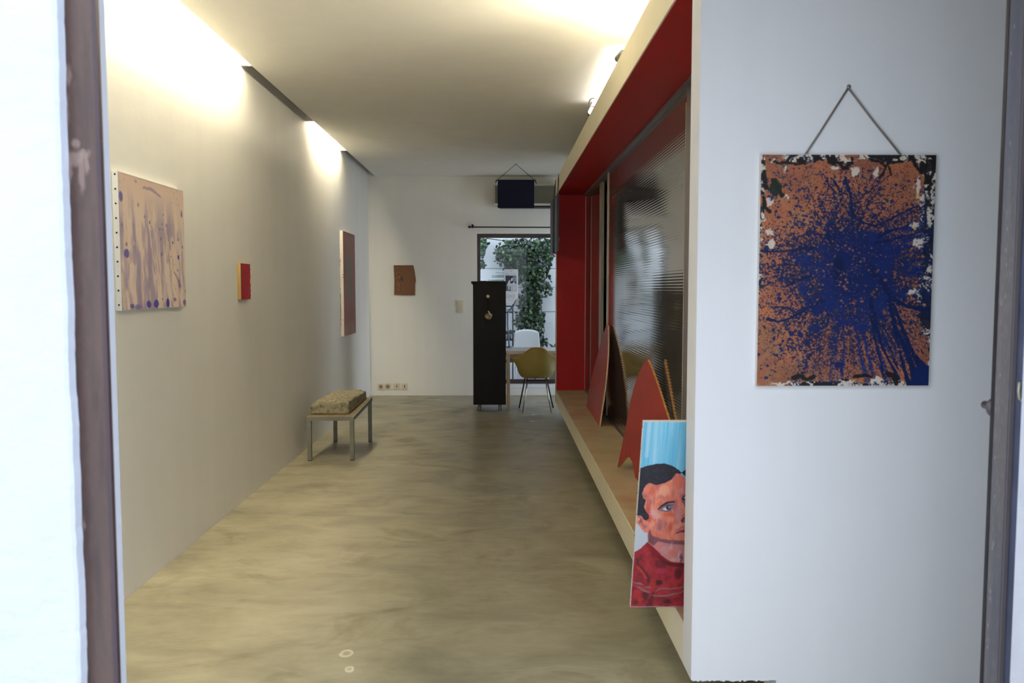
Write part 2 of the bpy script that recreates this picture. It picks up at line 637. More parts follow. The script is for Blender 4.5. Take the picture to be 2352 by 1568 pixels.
def painted_sheet(name, img, org, du, dv, m, parent=None):
    """img h*w*3 (0-255 sRGB); org = top-left corner, du = full right vector, dv = full down vector"""
    h, w = img.shape[:2]
    org, du, dv = (np.array(v, float) for v in (org, du, dv))
    jj, ii = np.meshgrid(np.arange(w + 1), np.arange(h + 1))
    co = org + (jj / w)[..., None] * du + (ii / h)[..., None] * dv
    nv = (h + 1) * (w + 1)
    me = bpy.data.meshes.new(name)
    me.vertices.add(nv)
    me.vertices.foreach_set('co', co.reshape(-1).astype(np.float32))
    i0 = (np.arange(h)[:, None] * (w + 1) + np.arange(w)[None, :]).reshape(-1)
    quads = np.stack([i0, i0 + w + 1, i0 + w + 2, i0 + 1], 1).reshape(-1)
    nq = h * w
    me.loops.add(nq * 4)
    me.loops.foreach_set('vertex_index', quads.astype(np.int32))
    me.polygons.add(nq)
    me.polygons.foreach_set('loop_start', np.arange(0, nq * 4, 4, dtype=np.int32))
    me.update(calc_edges=True)
    pad = np.pad(img.astype(float), ((0, 1), (0, 1), (0, 0)), mode='edge')
    rgba = np.ones((nv, 4), np.float32)
    rgba[:, :3] = srgb2lin(pad.reshape(-1, 3) / 255)
    at = me.color_attributes.new('Col', 'FLOAT_COLOR', 'POINT')
    at.data.foreach_set('color', rgba.reshape(-1))
    return link(name, me, m, parent)


RNG = np.random.default_rng(5)


def vnoise(h, w, cy, cx, octaves=4, rough=0.5, rng=RNG):
    """smooth value noise, cy/cx cells over the field"""
    out = np.zeros((h, w))
    amp, tot = 1.0, 0.0
    for _ in range(octaves):
        gy, gx = max(2, int(cy) + 2), max(2, int(cx) + 2)
        g = rng.random((gy + 1, gx + 1))
        y = np.linspace(0, cy, h)
        x = np.linspace(0, cx, w)
        y0 = np.minimum(y.astype(int), gy - 1)
        x0 = np.minimum(x.astype(int), gx - 1)
        fy = (y - y0)[:, None]
        fx = (x - x0)[None, :]
        fy = fy * fy * (3 - 2 * fy)
        fx = fx * fx * (3 - 2 * fx)
        a = g[y0][:, x0]
        b_ = g[y0][:, x0 + 1]
        c = g[y0 + 1][:, x0]
        d = g[y0 + 1][:, x0 + 1]
        out += amp * ((a * (1 - fx) + b_ * fx) * (1 - fy) + (c * (1 - fx) + d * fx) * fy)
        tot += amp
        amp *= rough
        cy *= 2
        cx *= 2
    return out / tot


class Paint:
    def __init__(s, w, h, scale, base):
        s.k = scale
        s.w, s.h = int(w * scale), int(h * scale)
        s.a = np.zeros((s.h, s.w, 3)) + np.array(base, float)
        s.Y, s.X = np.meshgrid((np.arange(s.h) + 0.5) / scale, (np.arange(s.w) + 0.5) / scale, indexing='ij')
        s.jx = (vnoise(s.h, s.w, h / 6, w / 6) - 0.5) * 2
        s.jy = (vnoise(s.h, s.w, h / 6, w / 6) - 0.5) * 2

    def mix(s, mask, col, amt=1.0):
        mk = (np.clip(mask, 0, 1) * amt)[..., None]
        s.a = s.a * (1 - mk) + np.array(col, float) * mk if not isinstance(col, np.ndarray) or col.ndim == 1 else s.a * (1 - mk) + col * mk

    def poly(s, pts, col, soft=1.0, amt=1.0, jit=1.0):
        pts = np.array(pts, float)
        X = s.X + s.jx * jit
        Y = s.Y + s.jy * jit
        inside = np.zeros(X.shape, bool)
        dist = np.full(X.shape, 1e9)
        n = len(pts)
        for i in range(n):
            x1, y1 = pts[i]
            x2, y2 = pts[(i + 1) % n]
            if y1 != y2:
                c = ((y1 > Y) != (y2 > Y)) & (X < (x2 - x1) * (Y - y1) / (y2 - y1) + x1)
                inside ^= c
            dx, dy = x2 - x1, y2 - y1
            L2 = dx * dx + dy * dy + 1e-9
            t = np.clip(((X - x1) * dx + (Y - y1) * dy) / L2, 0, 1)
            dist = np.minimum(dist, np.hypot(X - x1 - t * dx, Y - y1 - t * dy))
        sd = np.where(inside, dist, -dist)
        mk = np.clip(sd / soft + 0.5, 0, 1)
        s.mix(mk, col, amt)
        return mk

    def stroke(s, pts, wd, col, soft=1.0, amt=1.0, jit=1.0):
        pts = np.array(pts, float)
        wd = np.broadcast_to(np.array(wd, float), (len(pts),))
        x0, x1 = pts[:, 0].min() - wd.max() - 6, pts[:, 0].max() + wd.max() + 6
        y0, y1 = pts[:, 1].min() - wd.max() - 6, pts[:, 1].max() + wd.max() + 6
        k = s.k
        sl = (slice(max(0, int(y0 * k)), max(0, int(y1 * k) + 1)), slice(max(0, int(x0 * k)), max(0, int(x1 * k) + 1)))
        X = s.X[sl] + s.jx[sl] * jit
        Y = s.Y[sl] + s.jy[sl] * jit
        if X.size == 0:
            return
        best = np.full(X.shape, -1e9)
        for i in range(len(pts) - 1):
            (xa, ya), (xb, yb) = pts[i], pts[i + 1]
            dx, dy = xb - xa, yb - ya
            t = np.clip(((X - xa) * dx + (Y - ya) * dy) / (dx * dx + dy * dy + 1e-9), 0, 1)
            r = wd[i] * (1 - t) + wd[i + 1] * t
            best = np.maximum(best, r - np.hypot(X - xa - t * dx, Y - ya - t * dy))
        mk = (np.clip(best / soft + 0.5, 0, 1) * amt)[..., None]
        s.a[sl] = s.a[sl] * (1 - mk) + np.array(col, float) * mk

    def blob(s, x, y, rx, ry, col, soft=1.0, amt=1.0, jit=1.0):
        k = s.k
        R = max(rx, ry) + 4
        sl = (slice(max(0, int((y - R) * k)), max(0, int((y + R) * k) + 1)), slice(max(0, int((x - R) * k)), max(0, int((x + R) * k) + 1)))
        X = s.X[sl] + s.jx[sl] * jit
        Y = s.Y[sl] + s.jy[sl] * jit
        if X.size == 0:
            return
        d = (1 - np.hypot((X - x) / rx, (Y - y) / ry)) * min(rx, ry)
        mk = (np.clip(d / soft + 0.5, 0, 1) * amt)[..., None]
        s.a[sl] = s.a[sl] * (1 - mk) + np.array(col, float) * mk


# =================================================================== SETTING
YB = 10.84            # back wall face
XL = -1.75            # left wall face
CZ = 2.93             # ceiling
XR = 0.635            # face of the box and pier
GX = 0.966             # plane of the ribbed panels

st = box('floor', XL - 0.2, 2.3, 1.60, YB + 0.1, -0.12, 0.0, M['floor']); tag(st, kind='structure')
st = box('wall_left', XL - 0.2, XL, 1.70, YB + 0.2, -0.1, 3.35, M['wall']); tag(st, kind='structure')
# ceiling: lowered slab that stops short of the left wall (light cove) with the roof above
cl = box('ceiling', -1.655, 2.3, 1.70, YB, CZ, CZ + 0.05, M['ceil']); tag(cl, kind='structure')
box('cove_upstand', -1.655, -1.635, 1.70, YB, CZ + 0.05, 3.25, M['ceil'], cl)
box('cove_top', XL, -1.635, 1.70, YB, 3.25, 3.30, M['ceil'], cl)
for y in (1.72, 5.60, 7.42, 8.98):
    box('cove_baffle', XL, -1.655, y - 0.012, y + 0.012, 2.952, 3.25, M['ceil'], cl)
rf = box('ceiling', -2.1, 2.5, 1.3, YB + 0.3, 3.35, 3.5, M['ceil']); tag(rf, kind='structure')

# back wall with the window opening x -0.305..1.25, z 0.10..2.17
bm = bmesh.new()
abox(bm, XL, -0.305, YB, YB + 0.2, -0.1, 3.35)
abox(bm, -0.305, 1.25, YB, YB + 0.2, 2.175, 3.35)
abox(bm, -0.305, 1.25, YB, YB + 0.2, -0.1, 0.10)
abox(bm, 1.25, 2.3, YB, YB + 0.2, -0.1, 3.35)
st = build('wall_back', bm, M['wall']); tag(st, kind='structure')
bm = bmesh.new()
abox(bm, 2.2, 2.35, 1.3, 9.20, -0.1, 3.35)
abox(bm, 1.22, 2.35, 9.20, 9.28, -0.1, 3.35)
abox(bm, 1.40, 1.50, 9.28, 9.32, -0.1, 3.35)
abox(bm, 1.40, 1.50, 10.62, YB + 0.2, -0.1, 3.35)
abox(bm, 1.40, 1.50, 9.32, 10.62, 2.40, 3.35)
abox(bm, 1.40, 1.50, 9.32, 10.62, -0.1, 0.01)
st = build('wall_right', bm, M['wall']); tag(st, kind='structure')
w2 = struct_empty('window_2')
for (a, b_, c, d) in ((9.32, 9.37, 0.01, 2.40), (10.57, 10.62, 0.01, 2.40), (9.37, 10.57, 2.35, 2.40), (9.37, 10.57, 0.01, 0.06)):
    box('frame', 1.42, 1.48, a, b_, c, d, M['brownframe'], w2, bevel=0.003)
st = box('floor_side_yard', 1.5, 8.0, 9.3, YB + 0.2, -0.2, -0.02, M['paving']); tag(st, kind='structure')
# store room partition behind the box
st = box('wall_middle', 1.14, 1.22, 2.72, 9.20, -0.0, 3.35, M['wall']); tag(st, kind='structure')

# pier with the splatter painting
bm = bmesh.new()
abox(bm, XR, 0.92, 2.59, 2.71, 0.148, 3.34)
abox(bm, 0.92, 2.2, 2.59, 2.71, 0.0, 3.34)
# plaster burr along the lower edge
for i in range(36):
    x = XR + 0.004 + i * 0.0078
    h = random.uniform(0.001, 0.006)
    abox(bm, x, x + 0.0078, 2.5895, 2.60, 0.148 - h, 0.15)
pier = build('wall_front_inner', bm, M['pier']); tag(pier, kind='structure')

# the projecting box: cream surround, red lining, concrete shelf
bx = struct_empty('trim_1')
bm = bmesh.new()
abox(bm, XR, 1.14, 2.71, 9.20, 0.148, 0.288)
abox(bm, XR, 1.14, 2.71, 9.20, 2.492, 2.665)
abox(bm, XR, 1.14, 9.085, 9.20, 0.288, 2.492)
build('surround', bm, M['cream'], bx)
box('shelf', XR + 0.004, 1.139, 2.711, 9.084, 0.288, 0.2905, M['shelf'], bx)
bm = bmesh.new()
abox(bm, XR + 0.006, 1.139, 2.712, 9.084, 2.488, 2.4915)
abox(bm, XR + 0.006, 1.139, 9.081, 9.0845, 0.2905, 2.488)
abox(bm, XR + 0.012, 1.139, 2.7105, 2.714, 0.2905, 2.488)
build('red_lining', bm, M['red'], bx)
box('plinth', 1.0, 1.14, 2.712, 9.1, 0.0, 0.148, M['wall'], bx)
# aluminium tracks at head and sill, plain white angle in the far corner
box('track', GX - 0.03, GX + 0.10, 2.72, 9.08, 2.472, 2.488, M['alu_dark'], bx)
box('track', GX - 0.012, GX + 0.10, 2.72, 9.08, 0.2905, 0.300, M['alu_dark'], bx)
box('corner_bead', GX - 0.006, GX, 9.072, 9.081, 0.30, 2.47, M['alu'], bx)


# sliding ribbed panels
def ribbed_panel(name, y0, y1, x, label):
    t = thing(name, (x, (y0 + y1) / 2, 0.30), label, 'panel', None)
    z0, z1 = 0.302, 2.470
    pitch = 0.0165
    nz = int((z1 - z0) / pitch) * 6
    ny = 2
    bm = bmesh.new()
    rows = []
    for i in range(nz + 1):
        z = z0 + (z1 - z0) * i / nz
        ph = (z - z0) / pitch
        dx = 0.00022 * math.cos(2 * math.pi * ph) + 0.0012 * math.sin(z * 7.1 + x * 9) * 0.25
        rows.append([bm.verts.new((x + dx, y0 + 0.015 + (y1 - y0 - 0.03) * j / ny, z)) for j in range(ny + 1)])
    for i in range(nz):
        for j in range(ny):
            bm.faces.new((rows[i][j], rows[i][j + 1], rows[i + 1][j + 1], rows[i + 1][j]))
    build('ribbed_sheet', bm, M['poly'], t, smooth=True)
    box('back_sheet', x + 0.012, x + 0.014, y0 + 0.01, y1 - 0.01, z0, z1, M['alu_dark'], t)
    return t, z0, z1


t, z0, z1 = ribbed_panel('sliding_panel', 4.02, 7.24, GX, 'near ribbed translucent sliding panel behind the two red pointed boards')
box('stile', GX - 0.006, GX + 0.016, 4.02, 4.19, z0, z1, M['alu_dark'], t, bevel=0.001)
box('edge_bead', GX - 0.008, GX + 0.002, 4.19, 4.205, z0, 2.40, M['alu'], t)
tag(box('stile', GX - 0.008, GX + 0.016, 7.205, 7.24, z0, z1, M['alu'], t, bevel=0.001), 'pale far stile')
t, z0, z1 = ribbed_panel('sliding_panel', 8.0, 9.07, GX + 0.028, 'far ribbed sliding panel at the red end wall of the niche')
tag(box('stile', GX + 0.018, GX + 0.042, 7.82, 8.0, z0, z1, M['alu'], t, bevel=0.001), 'broad pale stile')
t = thing('door_post', (1.05, 7.6, 0.30), 'narrow dark and pale post between the two sliding panels', 'post')
box('dark_strip', 1.03, 1.06, 7.60, 7.75, 0.30, 2.47, M['darkmetal'], t)
box('pale_strip', 1.025, 1.06, 7.32, 7.52, 0.30, 2.47, M['alu'], t)
box('backing', 1.062, 1.07, 7.2, 7.85, 0.30, 2.47, M['darkmetal'], t)

# front facade, street side
bm = bmesh.new()
# rough plaster edge towards the steel jamb
zs_ = [i * 0.012 - 0.1 for i in range(292)]
prev = None
g = np.random.default_rng(3)
wob = np.convolve(g.normal(0, 1, 320), np.ones(7) / 7, 'same')
wob2 = np.convolve(g.normal(0, 1, 320), np.ones(41) / 41, 'same')
for i, z in enumerate(zs_):
    xe = -0.7855 + 0.0022 * wob[i] + 0.006 * wob2[i]
    cur = [bm.verts.new((-4.5, 1.47, z)), bm.verts.new((xe - 0.006, 1.47, z)), bm.verts.new((xe, 1.4745, z)), bm.verts.new((xe - 0.001, 1.51, z)), bm.verts.new((-4.5, 1.51, z))]
    if prev:
        for a in range(4):
            bm.faces.new((prev[a], prev[a + 1], cur[a + 1], cur[a]))
    prev = cur
abox(bm, -4.5, -0.815, 1.51, 1.60, -0.1, 3.4)
abox(bm, XL - 0.2, -0.807, 1.60, 1.70, -0.1, 3.4)
abox(bm, -0.86, 1.12, 1.47, 1.70, 2.44, 3.4)
abox(bm, 1.12, 4.5, 1.47, 1.70, -0.1, 3.4)
st = build('wall_front', bm, M['facade']); tag(st, kind='structure')
# street paving
st = box('floor_street', -6, 6, -6, 1.60, -0.14, -0.02, M['street']); tag(st, kind='structure')

# rusted steel jamb at the left of the opening, paint marks and painted edge shade on its face
P = Paint(64, 1500, 0.8, (104, 82, 74))
n1 = vnoise(P.h, P.w, 160, 10, 5, 0.6)
n2 = vnoise(P.h, P.w, 26, 5, 4)
n3 = vnoise(P.h, P.w, 5, 1, 3)
P.mix(np.clip((n1 - 0.45) * 3, 0, 1), (120, 94, 82), 0.7)
P.mix(np.clip((n2 - 0.5) * 4, 0, 1), (72, 54, 52), 0.6)
P.mix(np.clip((n3 - 0.5) * 4, 0, 1), (132, 114, 106), 0.5)
P.mix(np.clip((n3 - 0.5) * -4, 0, 1), (78, 62, 66), 0.4)
P.stroke([(2, 0), (2, 400), (3, 900), (3, 1500)], 3, (48, 30, 32), 4, 0.8, 2)  # shade of the gap beside the plaster, painted along the left edge
P.stroke([(61, 0), (61, 1500)], 3.5, (66, 44, 74), 4, 0.7, 1)  # purple lens fringe painted along the right edge
for (x, y, rx, ry, am) in ((18, 478, 4, 9, .7), (14, 512, 3, 14, .7), (22, 560, 14, 7, .8), (14, 572, 5, 12, .8), (38, 556, 9, 5, .8), (42, 566, 4, 9, .8), (33, 575, 5, 20, .75), (25, 545, 6, 5, .8),
                           (14, 240, 6, 6, .5), (16, 935, 3, 6, .7), (20, 1230, 4, 5, .9), (28, 1230, 3, 4, .7), (42, 1268, 4, 5, .9), (34, 1310, 4, 5, .9), (26, 1340, 3, 4, .6)):
    P.blob(x, y, rx, ry, (196, 186, 182), 3, am, 3)
for y in range(0, 1500, 9):
    if g.random() < 0.35:
        P.blob(2 + g.random() * 3, y, 1.5 + g.random() * 2.5, 3 + g.random() * 9, (212, 208, 200), 2, 0.85, 2)
jb = struct_empty('door_1')
box('jamb', -0.80, -0.728, 1.5005, 1.512, -0.02, 2.70, M['brownframe'], jb)
painted_sheet('jamb_face', P.a * np.array((0.64, 0.56, 0.52)), (-0.80, 1.500, 2.70), (0.072, 0, 0), (0, 0, -2.72), paint_mat('rusted_jamb_paint', 0.33, 0.4, 60, 0.6), jb)

# open door leaf at the right: steel profile, glass, knob, latch
dl = struct_empty('door_2')
P = Paint(80, 1500, 0.6, (102, 96, 94))
n1 = vnoise(P.h, P.w, 160, 12, 5, 0.6)
n3 = vnoise(P.h, P.w, 4, 2, 3)
P.mix(np.clip((n1 - 0.5) * 3, 0, 1), (126, 118, 114), 0.6)
P.mix(np.clip((n3 - 0.5) * 4, 0, 1), (84, 86, 94), 0.6)
P.stroke([(2, 0), (2, 1500)], 4, (40, 34, 40), 3, 0.9, 1)
for _ in range(26):
    P.blob(g.random() * 30 + 14, g.random() * 1500, 1.5, 2.5, (170, 168, 166), 1.5, 0.8)
jm = paint_mat('worn_steel_paint', 0.35, 0.3, 60, 0.5)
box('stile', 1.184, 1.262, 1.9005, 1.912, 0.02, 2.62, M['darkmetal'], dl, bevel=0.002)
painted_sheet('stile_face', P.a * 1.25, (1.184, 1.900, 2.62), (0.036, 0, 0), (0, 0, -2.60), jm, dl)
box('raised_bead', 1.221, 1.230, 1.893, 1.901, 0.02, 2.62, M['alu_dark'], dl, bevel=0.002)
box('inner_band', 1.231, 1.258, 1.898, 1.901, 0.02, 2.62, mat('blue_grey_steel', (104, 108, 130), 0.35, var=0.15, nscale=9), dl)
box('stile', 1.70, 1.76, 1.90, 1.94, 0.02, 2.62, M['darkmetal'], dl)
box('rail', 1.262, 1.70, 1.90, 1.94, 0.02, 0.12, M['darkmetal'], dl)
box('rail', 1.262, 1.70, 1.90, 1.94, 2.54, 2.62, M['darkmetal'], dl)
box('glass_pane', 1.262, 1.70, 1.903, 1.909, 0.12, 2.54, M['glass'], dl)
lathe('knob', [(0.010, -0.03), (0.012, 0.0), (0.020, 0.006), (0.0265, 0.016), (0.027, 0.024), (0.022, 0.034), (0.012, 0.038)], (1.212, 1.95, 1.159), mat('worn_knob', (96, 92, 98), 0.4, metal=0.6, bump=0.02), dl, 24, 'z' if False else 'y')
bm = bmesh.new()
atube(bm, [(1.275, 1.893, 1.185), (1.250, 1.893, 1.178), (1.241, 1.893, 1.187), (1.239, 1.893, 1.205), (1.240, 1.893, 1.226)], 0.0045, 8)
build('latch_clip', bm, M['alu'], dl, smooth=True)

# =================================================================== COVE LIGHTS
for (y0, y1, lab) in ((2.1, 5.52, 'long fluorescent tube hidden in the near end of the ceiling cove'), (7.62, 8.9, 'short fluorescent tube hidden in the far end of the ceiling cove')):
    t = thing('cove_light', (-1.70, (y0 + y1) / 2, 3.08), lab, 'lamp')
    box('fitting', -1.72, -1.657, y0, y1, 3.06, 3.11, M['whiteplastic'], t)
    n_ = max(1, round((y1 - y0) / 1.2))
    for k in range(n_):
        a = y0 + (y1 - y0) * k / n_
        b_ = y0 + (y1 - y0) * (k + 1) / n_ - 0.03
        tube('tube', [(-1.685, a + 0.02, 3.022), (-1.685, b_, 3.022)], 0.014, M['tube'], t, 10)

# fluorescent tube lying on top of the box
t = thing('tube_lamp', (0.74, 5.7, 2.665), 'bare glowing fluorescent tube above the top edge of the red niche', 'lamp')
tube('glass_tube', [(0.725, 5.03, 2.850), (0.725, 6.52, 2.850)], 0.019, M['tube_cool'], t, 14)
tube('end_cap', [(0.733, 4.90, 2.853), (0.725, 5.03, 2.850)], [0.014, 0.021], M['steel'], t, 14)
tube('end_cap', [(0.725, 6.52, 2.850), (0.725, 6.60, 2.850)], 0.0195, M['steel'], t, 14)
for dz in (0.0, 0.010):
    tube('wire_ring', [(0.720 + 0.040 * math.cos(a), 6.20 + dz * 3 + 0.02 * math.sin(a * 2), 2.850 + 0.030 * math.sin(a) + dz) for a in [k * math.pi / 10 for k in range(20)]], 0.0028, M['steel'], t, 6, closed=True)
for y in (5.2, 6.4):
    box('bracket', 0.73, 0.76, y - 0.01, y + 0.01, 2.665, 2.835, M['alu_dark'], t)
t = thing('trough_light', (0.86, 3.7, 2.665), 'fluorescent tube hidden on top of the box near the pier, lighting the ceiling', 'lamp')
box('fitting', 1.02, 1.08, 2.85, 4.60, 2.6655, 2.70, M['whiteplastic'], t)
tube('tube', [(0.995, 2.88, 2.690), (0.995, 4.57, 2.690)], 0.014, mat('warm_tube', (255, 250, 230), 0.4, emit=(1.0, 0.89, 0.66), es=TROUGH), t, 10)
t = thing('flood_light', (0.94, 4.05, 2.665), 'small flood light on top of the box, throwing the warm glow on the ceiling', 'lamp')
hexa('housing', [(0.915, 3.98, 2.680), (0.97, 3.98, 2.672), (0.97, 4.12, 2.672), (0.915, 4.12, 2.680), (0.915, 3.98, 2.745), (0.97, 3.98, 2.73), (0.97, 4.12, 2.73), (0.915, 4.12, 2.745)], M['darkmetal'], t, bevel=0.004)
box('stand', 0.93, 0.96, 4.03, 4.07, 2.665, 2.675, M['darkmetal'], t)

# =================================================================== WINDOW
w = struct_empty('window_1')
FY = YB + 0.07
box('frame', -0.305, -0.262, FY, FY + 0.06, 0.150, 2.172, M['brownframe'], w, bevel=0.003)
box('frame', 1.205, 1.248, FY, FY + 0.06, 0.150, 2.172, M['brownframe'], w, bevel=0.003)
box('frame', -0.262, 1.205, FY, FY + 0.06, 2.124, 2.172, M['brownframe'], w, bevel=0.003)
box('frame', -0.262, 1.205, FY, FY + 0.06, 0.150, 0.205, M['brownframe'], w, bevel=0.003)
box('glass_pane', -0.262, 1.205, FY + 0.027, FY + 0.033, 0.205, 2.124, glass_mat('window_glass', (0.96, 0.98, 0.98), 1.28), w)
box('sill', -0.304, 1.249, YB - 0.004, YB + 0.20, 0.100, 0.148, mat('white_marble', (232, 234, 238), 0.3, var=0.03, nscale=6), w)

# curtain rod
t = thing('curtain_rod', (0.4, 10.76, 2.25), 'thin black curtain rod on the wall above the window', 'rod')
tube('rod', [(-0.395, 10.76, 2.255), (1.3, 10.76, 2.250)], 0.0085, M['darkmetal'], t)
lathe('finial', [(0.010, -0.016), (0.017, -0.01), (0.017, 0.01), (0.010, 0.016)], (-0.402, 10.76, 2.255), M['darkmetal'], t, 12)
for x in (-0.36, 1.2):
    box('bracket', x - 0.012, x + 0.012, 10.752, YB, 2.262, 2.290, M['darkmetal'], t)
    box('bracket_arm', x - 0.006, x + 0.006, 10.752, 10.768, 2.24, 2.275, M['darkmetal'], t)

# air conditioner
t = thing('air_conditioner', (0.35, 10.6, 2.5), 'grey fronted air conditioner on the back wall behind the navy square', 'air conditioner')
box('shell', -0.075, 0.77, 10.62, YB, 2.525, 2.800, M['acshell'], t, bevel=0.008)
box('front_panel', -0.06, 0.755, 10.612, 10.622, 2.552, 2.785, M['acgrey'], t, bevel=0.003)
box('end_cap', -0.079, -0.074, 10.64, 10.83, 2.56, 2.79, mat('brown_grey_plastic', (128, 112, 98), 0.5, var=0.04), t)
box('air_outlet', 0.0, 0.74, 10.63, 10.80, 2.500, 2.526, M['darkmetal'], t)
box('trim_strip', -0.06, 0.755, 10.606, 10.613, 2.778, 2.786, M['alu'], t)

# =================================================================== HANGING NAVY SQUARE
t = thing('hanging_canvas', (0.195, 9.75, 2.41), 'navy blue square cloth hung by a cord from the ceiling', 'wall art')
box('cloth', -0.024, 0.414, 9.745, 9.752, 2.406, 2.742, M['navy'], t, bevel=0.002)
tube('dowel', [(-0.030, 9.752, 2.737), (0.420, 9.752, 2.737)], 0.006, M['darkrope'], t)
tube('cord', [(-0.052, 9.75, 2.700), (-0.035, 9.75, 2.735), (0.194, 9.75, 2.926), (0.424, 9.75, 2.735), (0.442, 9.75, 2.692)], 0.0035, M['darkrope'], t)
tube('cord_end', [(-0.034, 9.745, 2.742), (-0.046, 9.745, 2.712)], 0.007, M['darkrope'], t)
tube('cord_end', [(0.422, 9.745, 2.742), (0.437, 9.745, 2.705)], 0.007, M['darkrope'], t)
tube('hook', [(0.194, 9.75, 2.93), (0.194, 9.75, 2.921)], 0.006, M['darkmetal'], t)

# two slate boards hanging on the face of the box near its far end
def fascia_board(x0, x1, y0, y1, zt, zb, label, tilt):
    t = thing('hanging_board', (x0, (y0 + y1) / 2, zb), label, 'wall art', None)
    hexa('board', [(x0, y0, zb), (x1, y0, zb), (x1, y1, zb + tilt), (x0, y1, zb + tilt), (x0, y0, zt), (x1, y0, zt), (x1, y1, zt + tilt), (x0, y1, zt + tilt)], M['slate'], t, bevel=0.002)
    xm = x1 - 0.003
    tube('cord', [(xm, y0 + 0.03, zt - 0.01), (XR - 0.006, (y0 + y1) / 2, 2.660), (xm, y1 - 0.03, zt - 0.01)], 0.003, M['darkrope'], t, 6)
    box('back_batten', x1 - 0.001, x1 + 0.006, y0 + 0.02, y1 - 0.02, zb + 0.1, zb + 0.14, M['ply'], t)
    tag(box('bottom_edge', x0, x1, y0, y1, zb - 0.004, zb, M['redply'], t), 'reddish lower edge')
    return t


fascia_board(0.600, 0.622, 8.50, 8.84, 2.43, 1.845, 'nearer of two slate blue boards on the box face by the window', 0.0)
fascia_board(0.585, 0.612, 8.96, 9.38, 2.43, 1.835, 'farther of two slate blue boards, overlapping the window view', 0.0)

# =================================================================== LEFT WALL ART
# big peach canvas with violet drips
P = Paint(150, 126, 2.2, (226, 206, 190))
hh, ww = P.h, P.w
warp = (vnoise(hh, ww, 3, 4, 4) - 0.5)
col = P.X / 150
row = P.Y / 126
streak = vnoise(hh, ww, 3, 22, 4, 0.55)
streak2 = vnoise(hh, ww, 2.2, 12, 3, 0.5)
shiftx = np.clip((P.X + warp * 26 + (P.Y - 60) * -0.10).astype(int), 0, 149)
mask = np.clip((streak2[P.Y.astype(int).clip(0, hh - 1), (shiftx * P.k).astype(int).clip(0, ww - 1)] * 0.6 + streak * 0.5 - 0.50) * 6, 0, 1)
fade = np.clip((row - 0.08) * 3.2, 0, 1) * np.clip(1.25 - abs(col - 0.45) * 0.9, 0.2, 1)
P.mix(np.clip((0.32 - row) * 3, 0, 1), (214, 184, 168), 0.7)
P.mix(mask * fade, (166, 150, 168), 0.95)
m2 = np.clip((vnoise(hh, ww, 5, 16, 4) - 0.56) * 7, 0, 1)
P.mix(m2 * fade, (156, 138, 160), 0.6)
P.mix(np.clip((vnoise(hh, ww, 4, 14, 4) - 0.57) * 9, 0, 1) * fade, (232, 210, 182), 0.8)
sx, sy = 150 / 640.0, 126 / 1400.0


def q(x, y):     # crop coordinates of the canvas -> sheet units
    top = 70 + (x - 160) / 650 * 190
    bot = 1500 - (x - 160) / 650 * 40
    v = (y - top) / (bot - top)
    u = (x - 160) / 650
    return (u * 150, v * 126)


for (x, y, rx, ry, c) in ((178, 325, 3.6, 4.5, (100, 90, 160)), (212, 912, 5, 4.4, (88, 80, 150)), (784, 495, 2, 4, (110, 92, 140)), (735, 945, 2.2, 2.3, (50, 44, 130)),
                          (405, 1440, 5, 3.6, (60, 52, 140)), (478, 1435, 6, 3.8, (50, 44, 130)), (600, 1425, 4, 4.5, (52, 44, 140)), (246, 1460, 4, 2, (80, 74, 150)), (300, 1465, 7, 2.4, (128, 118, 160)),
                          (795, 1420, 4.5, 3, (116, 104, 150)), (735, 1220, 2, 4, (100, 88, 150)), (536, 657, .9, .8, (40, 20, 70)), (563, 600, .8, .8, (50, 30, 80)), (577, 503, .8, .7, (60, 40, 80)),
                          (563, 655, .7, .6, (90, 60, 90)), (547, 750, 1.2, 1.3, (88, 76, 130)), (672, 792, 1.2, 1.4, (40, 26, 70)), (545, 1385, 1, 1, (50, 34, 70)), (436, 585, 1.6, 2, (120, 104, 140)),
                          (786, 840, 1.4, 1.6, (110, 90, 130)), (737, 765, 1.5, 1.8, (128, 110, 140)), (550, 920, 2, 2, (120, 104, 150)), (215, 815, 2, 2, (140, 116, 140)), (312, 158, 2.4, 1, (160, 138, 152)),
                          (810, 1300, 1.6, 1.6, (120, 96, 140)), (680, 1390, 4, 2.2, (140, 122, 150)), (330, 400, 2, 2, (150, 130, 150)), (610, 615, 2, 1.6, (140, 124, 150)), (722, 1085, 1.6, 1.4, (130, 110, 150)),
                          (648, 940, 1, .7, (96, 80, 110)), (180, 620, 1.4, 2.2, (150, 126, 140)), (388, 525, 2, 1.3, (150, 132, 150))):
    a, b_ = q(x, y)
    P.blob(a, b_, rx, ry, c, 1.2, 0.9, 0.8)
P.stroke([q(380, 225), q(450, 235), q(500, 270), q(555, 320)], [1, 1.6, 1.4, .8], (150, 130, 156), 1.5, 0.8)
P.stroke([q(680, 1100), q(715, 1160), q(750, 1250)], [.8, 1, 1.6], (140, 120, 148), 1.5, 0.8)
P.stroke([q(150, 72), q(815, 262)], 0.7, (206, 166, 160), 1, 0.7)
for _ in range(60):
    P.blob(g.random() * 150, g.random() * 126, .3 + g.random() * .5, .3 + g.random() * .6, (110, 80, 100), .6, .6)
t = thing('drip_painting', (XL, 4.08, 1.346), 'peach canvas with violet drips nearest the camera on the left wall', 'painting')
fy0, fy1, fz0, fz1 = 3.70, 4.452, 1.346, 1.976
box('canvas', XL + 0.001, XL + 0.028, fy0, fy1, fz0, fz1, M['canvas_edge'], t, bevel=0.003)
pm = paint_mat('artist_paint', 0.6, 0.25, 500)
